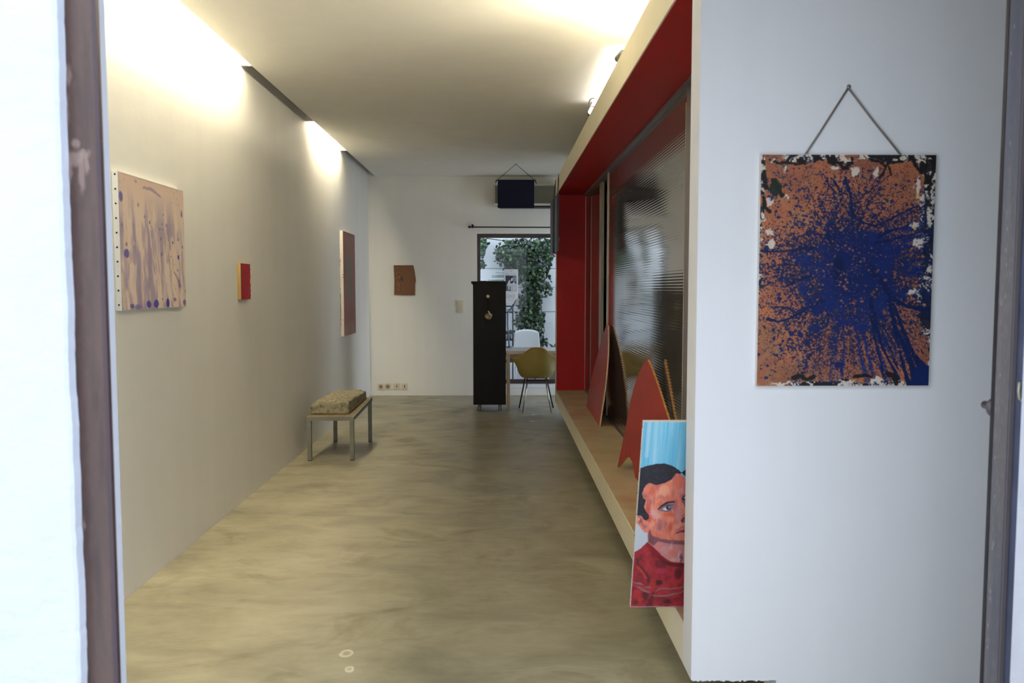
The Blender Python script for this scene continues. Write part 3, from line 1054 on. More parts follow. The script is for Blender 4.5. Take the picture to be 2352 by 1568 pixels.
painted_sheet('painted_face', P.a, (XL + 0.0288, fy0 + 0.003, fz1 - 0.003), (0, fy1 - fy0 - 0.006, 0), (0, 0, -(fz1 - fz0 - 0.006)), pm, t)
for k in range(10):
    z = 1.962 - k * 0.0655
    lathe('nail', [(0.0042, 0), (0.0042, 0.003), (0.002, 0.004)], (XL + 0.015, fy0 + 0.001, z), M['blackfabric'], t, 10, 'y')

# little red block
t = thing('red_block', (XL, 5.5, 1.372), 'small red textured block with golden side on the left wall', 'wall art')
box('block', XL + 0.001, XL + 0.024, 5.412, 5.61, 1.372, 1.614, mat('golden_wood_side', (142, 116, 68), 0.5, var=0.15, nscale=12, stretch=(1, 1, 0.2)), t, bevel=0.002)
bm = bmesh.new()
NX, NZ = 26, 30
vv = [[bm.verts.new((XL + 0.025 + random.random() * 0.0035, 5.413 + 0.196 * i / NX, 1.373 + 0.240 * j / NZ)) for j in range(NZ + 1)] for i in range(NX + 1)]
for i in range(NX):
    for j in range(NZ):
        bm.faces.new((vv[i][j], vv[i + 1][j], vv[i + 1][j + 1], vv[i][j + 1]))
build('red_relief', bm, mat('crimson_crust', (162, 16, 26), 0.5, var=0.35, nscale=30, bump=0.3, bscale=150), t, smooth=True)

# tall red and green painting
P = Paint(72, 116, 2.2, (140, 92, 84))
n1 = vnoise(P.h, P.w, 9, 6, 5)
n2 = vnoise(P.h, P.w, 26, 14, 4)
P.mix(np.clip((n1 - 0.45) * 5, 0, 1), (152, 78, 74), 0.8)
cen = np.exp(-((P.X - 36) / 15) ** 2) * np.exp(-((P.Y - 46) / 26) ** 2)
P.mix(np.clip(cen * 1.6 * (0.5 + n2), 0, 1), (108, 108, 94), 0.95)
P.mix(np.clip((n2 - 0.52) * 6, 0, 1), (124, 106, 96), 0.5)
P.mix(np.clip((P.Y - 96) / 14, 0, 1) * n2, (176, 140, 134), 0.9)
P.mix(np.clip((5 - P.Y) / 3, 0, 1) + np.clip((P.X - 68) / 3, 0, 1), (132, 70, 66), 0.7)
P.mix(np.clip(1 - abs(P.X - 64) / 5, 0, 1), (160, 84, 78), 0.6)
t = thing('tall_painting', (XL, 9.25, 0.915), 'tall dull red and green painting with white side, far end of left wall', 'painting')
ty0, ty1, tz0, tz1 = 8.885, 9.605, 0.915, 2.074
box('canvas', XL + 0.001, XL + 0.036, ty0, ty1, tz0, tz1, M['linen'], t, bevel=0.003)
painted_sheet('painted_face', P.a, (XL + 0.0368, ty0 + 0.002, tz1 - 0.002), (0, ty1 - ty0 - 0.004, 0), (0, 0, -(tz1 - tz0 - 0.004)), pm, t)
bm = bmesh.new()
for k in range(22):
    z = random.uniform(tz0 + 0.1, tz1 - 0.3)
    abox(bm, XL + 0.001, XL + 0.001 + random.uniform(0.002, 0.006), ty0 - 0.0012, ty0, z, z + random.uniform(0.01, 0.06))
abox(bm, XL + 0.026, XL + 0.036, ty0 - 0.0012, ty0, 1.59, 1.60)
abox(bm, XL + 0.02, XL + 0.036, ty0 - 0.0012, ty0, 1.565, 1.572)
abox(bm, XL + 0.005, XL + 0.036, ty0 - 0.0012, ty0, 1.096, 1.099)
build('paint_smear', bm, mat('red_brown_smear', (150, 84, 60), 0.7, var=0.2), t)['kind'] = 'stuff'

# knotty wooden board on the back wall
t = prism('wooden_board', [(-1.417, YB - 0.001, 1.752), (-1.156, YB - 0.001, 1.752), (-1.142, YB - 0.001, 1.68), (-1.123, YB - 0.001, 1.545), (-1.134, YB - 0.001, 1.50), (-1.136, YB - 0.001, 1.351), (-1.30, YB - 0.001, 1.354), (-1.414, YB - 0.001, 1.358), (-1.409, YB - 0.001, 1.55)], (0, -0.022, 0), M['wood'], bevel=0.002)
tag(t, 'brown knotty wooden board with a pointed right edge on the back wall', 'wall art')

# sockets and switches
def plate(cx, cz, kind, label, group):
    t = thing('wall_socket' if kind != 'switch' else 'light_switch', (cx, YB, cz), label, 'socket' if kind != 'switch' else 'switch', group)
    h = 0.041
    box('plate', cx - h, cx + h, YB - 0.010, YB - 0.0005, cz - h, cz + h, M['socket'], t, bevel=0.003)
    if kind == 'round':
        lathe('recess', [(0.026, 0.0), (0.026, 0.0015), (0.019, 0.0015), (0.015, 0.0004)], (cx, YB - 0.0102, cz), M['sockethole'], t, 20, 'y')
        for s in (-1, 1):
            lathe('pin_hole', [(0.0035, 0), (0.0035, 0.0008)], (cx + s * 0.009, YB - 0.0117, cz), M['sockethole_dark'], t, 10, 'y')
    elif kind == 'slot':
        box('insert', cx - 0.024, cx + 0.024, YB - 0.0125, YB - 0.010, cz - 0.03, cz + 0.03, M['socket'], t, bevel=0.001)
        box('slot', cx - 0.005, cx + 0.005, YB - 0.0135, YB - 0.0124, cz - 0.018, cz + 0.018, M['sockethole_dark'], t)
    else:
        box('rocker', cx - 0.026, cx + 0.026, YB - 0.0145, YB - 0.010, cz - 0.026, cz + 0.026, M['socket'], t, bevel=0.002)
    return t


plate(-1.606, 0.120, 'round', 'round power socket nearest the left corner of the back wall', 'skirting sockets')
plate(-1.512, 0.123, 'round', 'round power socket, second from the left corner', 'skirting sockets')
plate(-1.390, 0.126, 'slot', 'slotted telephone outlet, third plate from the left corner', 'skirting sockets')
plate(-1.286, 0.123, 'slot', 'slotted telephone outlet, the one farthest from the left corner', 'skirting sockets')
plate(-0.536, 1.243, 'switch', 'upper ivory light switch left of the window', 'switches')
plate(-0.536, 1.156, 'switch', 'lower ivory light switch left of the window', 'switches')

# =================================================================== BENCH AND STONE
t = thing('steel_bench', (-1.42, 7.14, 0), 'low grey steel bench by the left wall, carrying a rough stone', 'bench')
FZ, RZ = 0.372, 0.420
ly = ((6.715, -1.618, -1.584), (6.715, -1.262, -1.228), (7.545, -1.570, -1.538), (7.545, -1.243, -1.211))
for k, (y, xa, xb) in enumerate(ly):
    zt = FZ - 0.03 if k < 2 else RZ - 0.03
    o = box('leg', xa, xb, y, y + 0.033, 0.006, zt, M['steel'], t, bevel=0.002)
    box('foot_pad', xa + 0.001, xb - 0.001, y + 0.001, y + 0.032, 0.0, 0.006, M['darkmetal'], o)


def bar(name, a0, a1, b0, b1, zf, zr, y0, y1, h, mm, par):
    return hexa(name, [(a0, y0, zf - h), (a1, y0, zf - h), (b1, y1, zr - h), (b0, y1, zr - h), (a0, y0, zf), (a1, y0, zf), (b1, y1, zr), (b0, y1, zr)], mm, par, bevel=0.0015)


bar('rail', -1.622, -1.590, -1.574, -1.542, FZ, RZ, 6.715, 7.578, 0.032, M['steel'], t)
bar('rail', -1.258, -1.224, -1.239, -1.205, FZ, RZ, 6.715, 7.578, 0.032, M['steel'], t)
bar('rail', -1.590, -1.258, -1.589, -1.257, FZ, FZ + 0.002, 6.715, 6.745, 0.032, M['steel'], t)
bar('rail', -1.544, -1.240, -1.542, -1.239, RZ - 0.0017, RZ, 7.545, 7.578, 0.032, M['steel'], t)
rust = mat('rust_ochre', (136, 116, 84), 0.8, var=0.4, nscale=40)
bar('timber_lining', -1.612, -1.250, -1.566, -1.216, FZ + 0.003, RZ + 0.003, 6.722, 7.57, 0.010, rust, t)

# stone block, jittered
bm = bmesh.new()
NU, NV, NW = 16, 34, 7


def stone_pt(u, v, w):
    x0 = -1.604 + 0.05 * v
    x1 = -1.285 + 0.035 * v
    y = 6.80 + 0.70 * v
    zb = FZ + 0.004 + (RZ - FZ) * (y - 6.715) / 0.863
    zt = 0.500 + 0.004 * v
    x = x0 + (x1 - x0) * u
    z = zb + (zt - zb) * w
    # rounded shoulders
    e = min(u, 1 - u)
    z -= max(0, 0.12 - e) * 0.22 * w * (1 if u < 0.5 else 0.45)
    e2 = min(v, 1 - v)
    z -= max(0, 0.06 - e2) * 0.30 * w
    if u < 0.3:
        z -= (0.3 - u) * 0.06 * w * (1 - v)
    return Vector((x, y, z))


cache = {}


def sv(i, j, k):
    key = (i, j, k)
    if key not in cache:
        p = stone_pt(i / NU, j / NV, k / NW)
        a = 0.006 if k > 0 else 0.002
        p += Vector((random.uniform(-a, a), random.uniform(-a, a), random.uniform(-a, a) if k > 0 else random.uniform(0, 0.003)))
        cache[key] = bm.verts.new(p)
    return cache[key]


for i in range(NU):
    for j in range(NV):
        bm.faces.new((sv(i, j, NW), sv(i + 1, j, NW), sv(i + 1, j + 1, NW), sv(i, j + 1, NW)))
        bm.faces.new((sv(i, j, 0), sv(i, j + 1, 0), sv(i + 1, j + 1, 0), sv(i + 1, j, 0)))
for i in range(NU):
    for k in range(NW):
        bm.faces.new((sv(i, 0, k), sv(i + 1, 0, k), sv(i + 1, 0, k + 1), sv(i, 0, k + 1)))
        bm.faces.new((sv(i, NV, k), sv(i, NV, k + 1), sv(i + 1, NV, k + 1), sv(i + 1, NV, k)))
for j in range(NV):
    for k in range(NW):
        bm.faces.new((sv(0, j, k), sv(0, j, k + 1), sv(0, j + 1, k + 1), sv(0, j + 1, k)))
        bm.faces.new((sv(NU, j, k), sv(NU, j + 1, k), sv(NU, j + 1, k + 1), sv(NU, j, k + 1)))
o = build('stone_slab', bm, M['stone'], smooth=True)
tag(o, 'rough grey stone block lying on the steel bench', 'stone')

# =================================================================== BLACK CABINET
t = thing('black_cabinet', (-0.12, 9.6, 0), 'tall narrow black cabinet on casters standing before the window', 'cabinet')
box('body', -0.312, 0.071, 9.40, 9.78, 0.080, 1.500, M['blackwood'], t, bevel=0.003)
box('top', -0.332, 0.073, 9.375, 9.80, 1.500, 1.526, M['blackwood'], t, bevel=0.003)
box('cornice', -0.318, 0.072, 9.392, 9.79, 1.484, 1.500, M['blackwood'], t, bevel=0.002)
for (x, y) in ((-0.245, 9.46), (0.000, 9.46), (-0.245, 9.72), (0.000, 9.72)):
    cs = box('caster', x - 0.012, x + 0.012, y - 0.012, y + 0.012, 0.050, 0.080, M['steel'], t)
    for s in (-1, 1):
        bm = bmesh.new()
        atube(bm, [(x + s * 0.006, y, 0.0285), (x + s * 0.020, y, 0.0285)], 0.028, 16)
        build('wheel', bm, M['rubber'], cs, smooth=False)
kn = lathe('knob', [(0.006, 0.0), (0.006, 0.012), (0.014, 0.016), (0.021, 0.022), (0.021, 0.028), (0.012, 0.034)], (-0.137, 9.40, 1.350), M['brass'], t, 8, 'y')
tag(kn, 'cream ceramic knob')
# papers and a small red packet on top
t = box('magazine', -0.20, 0.055, 9.43, 9.70, 1.5265, 1.532, mat('cream_magazine', (206, 196, 176), 0.6, var=0.1), bevel=0.001)
tag(t, 'thin cream magazine lying flat on the black cabinet', 'magazine')
t = box('red_packet', -0.235, -0.155, 9.40, 9.425, 1.5265, 1.533, mat('magenta_card', (150, 30, 70), 0.5, var=0.1), bevel=0.001)
tag(t, 'flat magenta packet at the front edge of the black cabinet top', 'packet')

# cloth mask hanging from the knob
t = thing('cloth_pouch', (-0.13, 9.37, 1.12), 'floral cloth pouch on black straps hanging from the cabinet knob', 'pouch')
P = Paint(40, 40, 2, (172, 160, 130))
for _ in range(60):
    P.blob(g.random() * 40, g.random() * 40, 1 + g.random() * 2, 1 + g.random() * 3, [(96, 40, 40), (120, 60, 56), (60, 52, 44), (196, 184, 150), (140, 130, 90)][int(g.random() * 5)], 1, 0.9, 2)
bm = bmesh.new()
bmesh.ops.create_uvsphere(bm, u_segments=28, v_segments=18, radius=1)
for v in bm.verts:
    x, y, z = v.co
    fold = 1 + 0.08 * math.sin(9 * math.atan2(x, z))
    v.co = Vector((-0.133 + x * 0.040 * fold - 0.006 * z, 9.382 + y * 0.014, 1.118 + z * 0.037 * fold))
me_o = build('pouch_body', bm, paint_mat('floral_cloth', 0.8), t, smooth=True)
ca = me_o.data.color_attributes.new('Col', 'FLOAT_COLOR', 'POINT')
for i, v in enumerate(me_o.data.vertices):
    a = int(np.clip((v.co.x + 0.18) / 0.09 * (P.w - 1), 0, P.w - 1))
    b_ = int(np.clip((1.16 - v.co.z) / 0.08 * (P.h - 1), 0, P.h - 1))
    c = srgb2lin(P.a[b_, a] / 255)
    ca.data[i].color = (*c, 1)
o = prism('lining_flap', [(-0.142, 9.366, 1.180), (-0.128, 9.366, 1.186), (-0.112, 9.366, 1.160), (-0.088, 9.364, 1.140), (-0.082, 9.364, 1.131), (-0.098, 9.364, 1.131), (-0.124, 9.366, 1.148)], (0, 0.004, 0), mat('cream_cloth', (206, 198, 160), 0.8), t)
tube('strap', [(-0.145, 9.378, 1.346), (-0.146, 9.390, 1.27), (-0.142, 9.385, 1.21), (-0.152, 9.382, 1.165), (-0.172, 9.385, 1.13)], 0.0045, M['blackfabric'], t)
tube('strap', [(-0.129, 9.378, 1.346), (-0.124, 9.390, 1.27), (-0.126, 9.385, 1.20), (-0.105, 9.380, 1.165), (-0.086, 9.375, 1.138)], 0.0045, M['blackfabric'], t)
tube('strap', [(-0.145, 9.378, 1.346), (-0.137, 9.375, 1.368), (-0.129, 9.378, 1.346)], 0.0035, M['blackfabric'], t)
tube('strap', [(-0.172, 9.388, 1.12), (-0.178, 9.392, 1.06), (-0.182, 9.394, 0.99)], 0.0035, M['blackfabric'], t)

# =================================================================== DESK AND CHAIRS
t = thing('desk', (0.6, 9.7, 0), 'pale desk under the window behind the olive chair', 'desk')
box('desk_top', 0.076, 1.30, 9.40, 10.00, 0.676, 0.714, M['deskwood'], t, bevel=0.003)
for (x, y) in ((0.084, 9.405), (1.26, 9.405), (0.084, 9.955), (1.26, 9.955)):
    box('leg', x, x + 0.034, y, y + 0.034, 0.0, 0.676, M['deskleg'], t, bevel=0.002)
box('apron', 0.118, 1.26, 9.415, 9.435, 0.628, 0.676, mat('brown_apron', (150, 128, 108), 0.5, var=0.05), t)
box('apron', 0.090, 0.11, 9.44, 9.955, 0.628, 0.676, M['deskleg'], t)

# olive shell armchair seen from behind
t = thing('shell_armchair', (0.43, 9.48, 0), 'olive moulded shell armchair with splayed metal legs, back to the camera', 'chair')
cxs = 0.43


def shell_point(a, s):
    """a: angle around (0 = back, +-1 = arm fronts), s: 0 bottom centre .. 1 rim"""
    th = a * math.radians(118)
    sn = abs(math.sin(th)) if abs(th) < math.pi / 2 else 1.0
    k = min(1, max(0, (sn - 0.22) / 0.78))
    rimz = 0.760 - 0.152 * k ** 1.35 - (max(0, abs(a) - 0.78) * 0.10)
    prof = (1 - (1 - min(1, s)) ** 4.0) ** (1 / 4.0)
    side = min(1, max(0, (abs(a) - 0.30) / 0.4))
    side = side * side * (3 - 2 * side)
    rx = (0.222 + 0.078 * side * s ** 4) * prof
    ry = (0.215 + 0.03 * s) * prof
    x = cxs + rx * math.sin(th)
    y = 9.50 - ry * math.cos(th)
    zz = 0.374 + (rimz - 0.374) * s
    return Vector((x, y, zz))


bm = bmesh.new()
NA, NS = 44, 18
inner, outer = [], []
for i in range(NA + 1):
    a = -1 + 2 * i / NA
    ro, ri = [], []
    for j in range(NS + 1):
        s = 0.05 + 0.95 * j / NS
        p = shell_point(a, s)
        c = Vector((cxs, 9.50, p.z + 0.02))
        ro.append(bm.verts.new(p))
        ri.append(bm.verts.new(p + (c - p).normalized() * 0.010 + Vector((0, 0, 0.004 * (1 - j / NS)))))
    outer.append(ro)
    inner.append(ri)
for i in range(NA):
    for j in range(NS):
        bm.faces.new((outer[i][j], outer[i + 1][j], outer[i + 1][j + 1], outer[i][j + 1]))
        bm.faces.new((inner[i][j], inner[i][j + 1], inner[i + 1][j + 1], inner[i + 1][j]))
    bm.faces.new((outer[i][NS], outer[i + 1][NS], inner[i + 1][NS], inner[i][NS]))
for j in range(NS):
    bm.faces.new((outer[0][j], outer[0][j + 1], inner[0][j + 1], inner[0][j]))
    bm.faces.new((outer[NA][j + 1], outer[NA][j], inner[NA][j], inner[NA][j + 1]))
# seat front: fill between the two arm ends with the seat pan
sl = [outer[i][0] for i in range(NA + 1)]
bm.faces.new(sl)
pan = [bm.verts.new((cxs - 0.19, 9.60, 0.43)), bm.verts.new((cxs - 0.18, 9.74, 0.44)), bm.verts.new((cxs + 0.18, 9.74, 0.44)), bm.verts.new((cxs + 0.19, 9.60, 0.43)), bm.verts.new((cxs, 9.50, 0.40))]
bm.faces.new(pan)
bmesh.ops.remove_doubles(bm, verts=bm.verts[:], dist=0.0004)
build('shell', bm, M['shell'], t, smooth=True)
tube('rim', [shell_point(-1 + 2 * i / 48, 1.0) + Vector((0, 0.004, 0.002)) for i in range(49)], 0.0065, M['shellrim'], t, 8)
for (top, bot, mm) in (((0.325, 9.40, 0.380), (0.264, 9.289, 0.0), M['chrome']), ((0.535, 9.40, 0.380), (0.597, 9.289, 0.0), M['chrome']),
                       ((0.305, 9.58, 0.392), (0.233, 9.68, 0.0), M['darkmetal']), ((0.555, 9.58, 0.392), (0.645, 9.68, 0.0), M['darkmetal'])):
    tube('leg', [top, bot], 0.0085, mm, t, 10)
bm = bmesh.new()
atube(bm, [(0.325, 9.40, 0.378), (0.325, 9.41, 0.366), (0.535, 9.41, 0.366), (0.535, 9.40, 0.378), (0.555, 9.58, 0.390), (0.305, 9.58, 0.390), (0.325, 9.40, 0.378)], 0.007, 8)
build('under_frame', bm, M['darkmetal'], t, smooth=True)

# white chair behind the desk
t = thing('white_chair', (0.387, 11.75, -0.05), 'glossy white garden chair with a rounded rectangular back outside the window', 'chair')
bm = bmesh.new()
NXb, NZb = 18, 16
front, back = [], []
for i in range(NXb + 1):
    u = -1 + 2 * i / NXb
    fr, bk = [], []
    for j in range(NZb + 1):
        v = j / NZb
        top = 0.812 + 0.037 * (1 - abs(u) ** 2.4) - (0.022 if abs(u) > 0.97 else 0)
        z = 0.38 + (top - 0.38) * v
        half = 0.212 - 0.030 * v
        x = 0.387 + u * half
        y = 11.62 + 0.05 * v - 0.03 * (1 - u * u)*(-1) - 0.02
        fr.append(bm.verts.new((x, y - 0.005, z)))
        bk.append(bm.verts.new((x, y + 0.006, z)))
    front.append(fr)
    back.append(bk)
for i in range(NXb):
    for j in range(NZb):
        bm.faces.new((front[i][j], front[i + 1][j], front[i + 1][j + 1], front[i][j + 1]))
        bm.faces.new((back[i][j], back[i][j + 1], back[i + 1][j + 1], back[i + 1][j]))
    bm.faces.new((front[i][NZb], front[i + 1][NZb], back[i + 1][NZb], back[i][NZb]))
    bm.faces.new((front[i][0], back[i][0], back[i + 1][0], front[i + 1][0]))
for j in range(NZb):
    bm.faces.new((front[0][j], front[0][j + 1], back[0][j + 1], back[0][j]))
    bm.faces.new((front[NXb][j], back[NXb][j], back[NXb][j + 1], front[NXb][j + 1]))
build('backrest', bm, M['whiteplastic'], t, smooth=True)
box('seat', 0.205, 0.575, 11.64, 12.02, 0.378, 0.402, M['whiteplastic'], t, bevel=0.009)
for (sx_, sy_) in ((0.235, 11.66), (0.545, 11.66), (0.235, 11.98), (0.545, 11.98)):
    dx = -0.012 if sx_ < 0.3 else 0.012
    dy = -0.02 if sy_ < 11.8 else 0.02
    tube('leg', [(sx_, sy_, 0.385), (sx_ + dx, sy_ + dy, -0.05)], [0.019, 0.011], M['whiteplastic'], t, 10)

# desk lamp head and arm
t = thing('desk_lamp', (0.10, 9.95, 0.714), 'white shaded desk lamp rising beside the black cabinet', 'lamp')
hexa('shade', [(0.175, 9.90, 1.240), (0.232, 9.90, 1.240), (0.232, 9.98, 1.240), (0.175, 9.98, 1.240), (0.200, 9.915, 1.312), (0.232, 9.915, 1.318), (0.232, 9.965, 1.318), (0.200, 9.965, 1.312)], M['whiteplastic'], t, bevel=0.003)
tube('arm', [(0.205, 9.94, 1.296), (0.165, 9.94, 1.225), (0.10, 9.94, 1.15), (0.098, 9.94, 1.0), (0.115, 9.94, 0.735)], [0.014, 0.012, 0.010, 0.009, 0.009], M['bluelamp'], t)
lathe('base', [(0.045, 0.0), (0.045, 0.012), (0.014, 0.022)], (0.122, 9.94, 0.7145), M['bluelamp'], t, 24)

# poster on the window pane
def text_obj(name, body, size, loc, m, parent, sx_=1.0):
    cu = bpy.data.curves.new(name, 'FONT')
    cu.body = body
    cu.size = size
    cu.align_x = 'CENTER'
    cu.extrude = 0.0002
    tmp = bpy.data.objects.new('tmp', cu)
    COL.objects.link(tmp)
    bpy.context.view_layer.update()
    me = bpy.data.meshes.new_from_object(tmp.evaluated_get(bpy.context.evaluated_depsgraph_get()))
    bpy.data.objects.remove(tmp)
    me.transform(Matrix.Translation(loc) @ Matrix.Rotation(math.radians(90), 4, 'X') @ Matrix.Diagonal((sx_, 1, 1, 1)))
    return link(name, me, m, parent)


P = Paint(32, 79, 6, (224, 230, 236))
ph = [(3.2, 15.5), (27.8, 16), (28.2, 50.5), (4.2, 50.5)]
P.poly(ph, (58, 62, 78), 0.5, 1, 0.2)
P.poly([(18, 17), (27.6, 17), (27.8, 28), (23, 30), (20, 26)], (142, 148, 164), 1, 1, .5)
P.poly([(10, 28), (13, 23), (16, 26), (17, 33), (20, 32), (22, 29), (26, 33), (27.6, 34), (28, 50), (16, 50), (14, 47), (9, 50), (8, 42), (6, 38)], (206, 212, 222), 1, 1, .6)
P.poly([(15, 20), (19, 19), (20, 23), (19, 28), (16, 28)], (214, 216, 214), 1, 1, .4)
P.poly([(14, 18), (20, 17), (20, 20), (16, 21), (15, 27), (14, 28), (12, 22)], (34, 36, 48), .8, 1, .4)
P.poly([(14, 27), (17, 30), (21, 28), (21, 31), (17, 33.5), (14, 32)], (26, 28, 44), .8, 1, .4)
P.poly([(5, 38), (9, 40), (10, 50), (5, 50)], (84, 100, 104), 1, 1, .6)
P.stroke([(12, 38), (12, 50)], .8, (140, 140, 156), .6)
P.stroke([(15, 40), (14.5, 50)], .7, (96, 88, 104), .6)
P.stroke([(20, 38), (18, 49)], .6, (170, 178, 196), .8)
P.stroke([(3, 15), (28, 15.6)], .4, (60, 80, 120), .5)
cc = (15.5, 62.3)
P.stroke([(cc[0] + 9.2 * math.cos(a), cc[1] + 9.6 * math.sin(a)) for a in [k * math.pi / 16 for k in range(33)]], .32, (150, 162, 170), .5, .9, 0)
for x in (9, 16.6):
    P.stroke([(x, 59.5), (x + 5.6, 59.5), (x + 5.6, 65.5), (x, 65.5), (x, 59.5)], .28, (140, 150, 160), .5, .9, 0)
    P.stroke([(x + 2.8 + 1.9 * math.cos(a), 62.5 + 1.9 * math.sin(a)) for a in [k * math.pi / 6 for k in range(13)]], .25, (150, 160, 170), .5, .9, 0)
t = thing('poster', (0.15, 10.90, 1.24), 'narrow white poster with a black and white photograph on the window', 'poster')
box('sheet', 0.058, 0.248, 10.899, 10.9005, 1.240, 1.704, M['paper'], t)
painted_sheet('print', P.a, (0.058, 10.8985, 1.704), (0.190, 0, 0), (0, 0, -0.464), paint_mat('poster_ink', 0.5), t)
tag(text_obj('lettering', 'WE', 0.028, (0.150, 10.898, 1.667), mat('pale_red_ink', (196, 150, 160), 0.6), t), 'pale red heading')
tag(text_obj('lettering', 'PICTURE', 0.040, (0.152, 10.898, 1.622), mat('pale_grey_ink', (186, 190, 198), 0.6), t, 0.92), 'pale grey heading')
box('top_strip', 0.054, 0.252, 10.895, 10.899, 1.703, 1.709, M['darkmetal'], t)

# =================================================================== RED POINTED BOARDS
p2 = [(0.761, 5.144, 0.2915), (0.78, 5.13, 0.401), (0.798, 5.119, 0.502), (0.815, 5.109, 0.603), (0.833, 5.106, 0.716), (0.852, 5.08, 0.817), (0.871, 5.046, 0.899), (0.889, 4.996, 0.964), (0.902, 4.954, 1.006), (0.908, 4.924, 1.009), (0.915, 4.845, 0.971), (0.921, 4.763, 0.922), (0.927, 4.674, 0.868), (0.932, 4.594, 0.814), (0.94, 4.468, 0.728), (0.944, 4.343, 0.633), (0.9445, 4.239, 0.535), (0.943, 4.15, 0.43), (0.936, 4.12, 0.35), (0.929, 4.11, 0.2915), (0.834, 4.70, 0.2915), (0.819, 4.804, 0.305), (0.817, 4.857, 0.349), (0.816, 4.897, 0.381), (0.808, 4.954, 0.396), (0.803, 4.987, 0.394), (0.796, 5.015, 0.383), (0.783, 5.068, 0.349), (0.770, 5.11, 0.312)]
nrm = Vector((0.975, 0.162, -0.15)).normalized()
o = prism('pointed_board', p2, nrm * 0.014, M['redply'], back=M['ply'])
tag(o, 'red pointed board with an arched foot, the nearer one, partly behind the portrait', 'board')
p1 = [(0.846, 7.807, 0.2915), (0.859, 7.811, 0.392), (0.868, 7.781, 0.469), (0.883, 7.694, 0.598), (0.898, 7.548, 0.738), (0.911, 7.429, 0.858), (0.925, 7.285, 0.981), (0.934, 7.176, 1.066), (0.94, 7.082, 1.128), (0.938, 6.98, 1.122), (0.923, 6.844, 1.009), (0.909, 6.747, 0.905), (0.895, 6.694, 0.8), (0.882, 6.669, 0.693), (0.868, 6.644, 0.587), (0.85, 6.665, 0.437), (0.833, 6.69, 0.2915)]
nrm = Vector((0.992, -0.012, -0.122)).normalized()
t = thing('pointed_board', (0.84, 7.2, 0.29), 'red pointed board farther along the shelf, leaning on the ribbed panel', 'board')
prism('board', p1, nrm * 0.012, M['redply'], t, back=mat('pale_ply_edge', (222, 190, 150), 0.7, var=0.15, nscale=30))
for (y, z) in ((7.33, 0.520), (7.05, 0.82)):
    x = 0.846 + (z - 0.29) * 0.122
    lathe('screw_hole', [(0.012, 0.0), (0.012, 0.002), (0.004, 0.002)], (0, 0, 0), M['sockethole_dark'], t, 10, 'y')
    h = t.children[-1]
    h.data.transform(Matrix.Translation((x - 0.002, y, z)) @ Matrix.Rotation(math.radians(-90), 4, 'Z'))

# =================================================================== PORTRAIT CANVAS
PW, PH = 275.0, 457.0
P = Paint(PW, PH, 1.5, (110, 180, 206))


def C6(x, y):
    X = 1430 + x / 8.253
    Y = 1050 + y / 8.253
    return (X - (1467 - 20 * (Y - 958) / 457), Y - 958)


def C7(x, y):
    X = 1430 + x / 7.841
    Y = 1230 + y / 7.841
    return (X - (1467 - 20 * (Y - 958) / 457), Y - 958)


h_, w_ = P.h, P.w
st = vnoise(h_, w_, 3, 60, 3, 0.6)
P.mix(np.clip((st - 0.5) * 5, 0, 1), (150, 198, 216), 0.6)
P.mix(np.clip((0.45 - st) * 6, 0, 1), (84, 170, 206), 0.7)
P.stroke([(15, 0), (14, 80)], 5, (172, 204, 216), 4, .7)
P.stroke([(34, 0), (32, 95)], 4, (168, 204, 216), 4, .6)
# grey ground left of the neck
P.poly([(-4, 200), (50, 200), (50, 330), (-4, 330)], (184, 188, 194), 2)
# neck
P.poly([C6(450, 1380), C6(1250, 1400), (280, 240), (280, 400), C7(1100, 560), C7(900, 545), C7(700, 400), C7(520, 250), C7(440, 130)], (190, 120, 116), 2)
# face
face = [C6(300, 300), C6(1000, 200), C6(1215, 390), (175, 70), (235, 120), (238, 250), (190, 300), C6(1200, 1620), C7(800, 130), C7(560, 60), C6(520, 1440), C6(400, 1440), C6(235, 1250), C6(235, 1090), C6(300, 1080), C6(380, 900), C6(320, 600)]
fm = P.poly(face, (206, 116, 92), 1.5)
n1 = vnoise(h_, w_, 70, 34, 4, 0.6)
n2 = vnoise(h_, w_, 18, 12, 4, 0.6)
nv_ = vnoise(h_, w_, 26, 70, 3, 0.6)
neckm = np.clip((P.Y - 262) / 6, 0, 1) * np.clip((348 - P.Y) / 6, 0, 1)
P.mix(fm * np.clip((n2 - 0.5) * 6, 0, 1), (224, 128, 96), 0.7)
P.mix(fm * np.clip((0.46 - n2) * 6, 0, 1), (188, 84, 76), 0.6)
P.mix(fm * np.clip((nv_ - 0.56) * 8, 0, 1), (222, 154, 132), 0.6)
P.mix(fm * np.clip((0.42 - nv_) * 8, 0, 1), (158, 88, 96), 0.45)
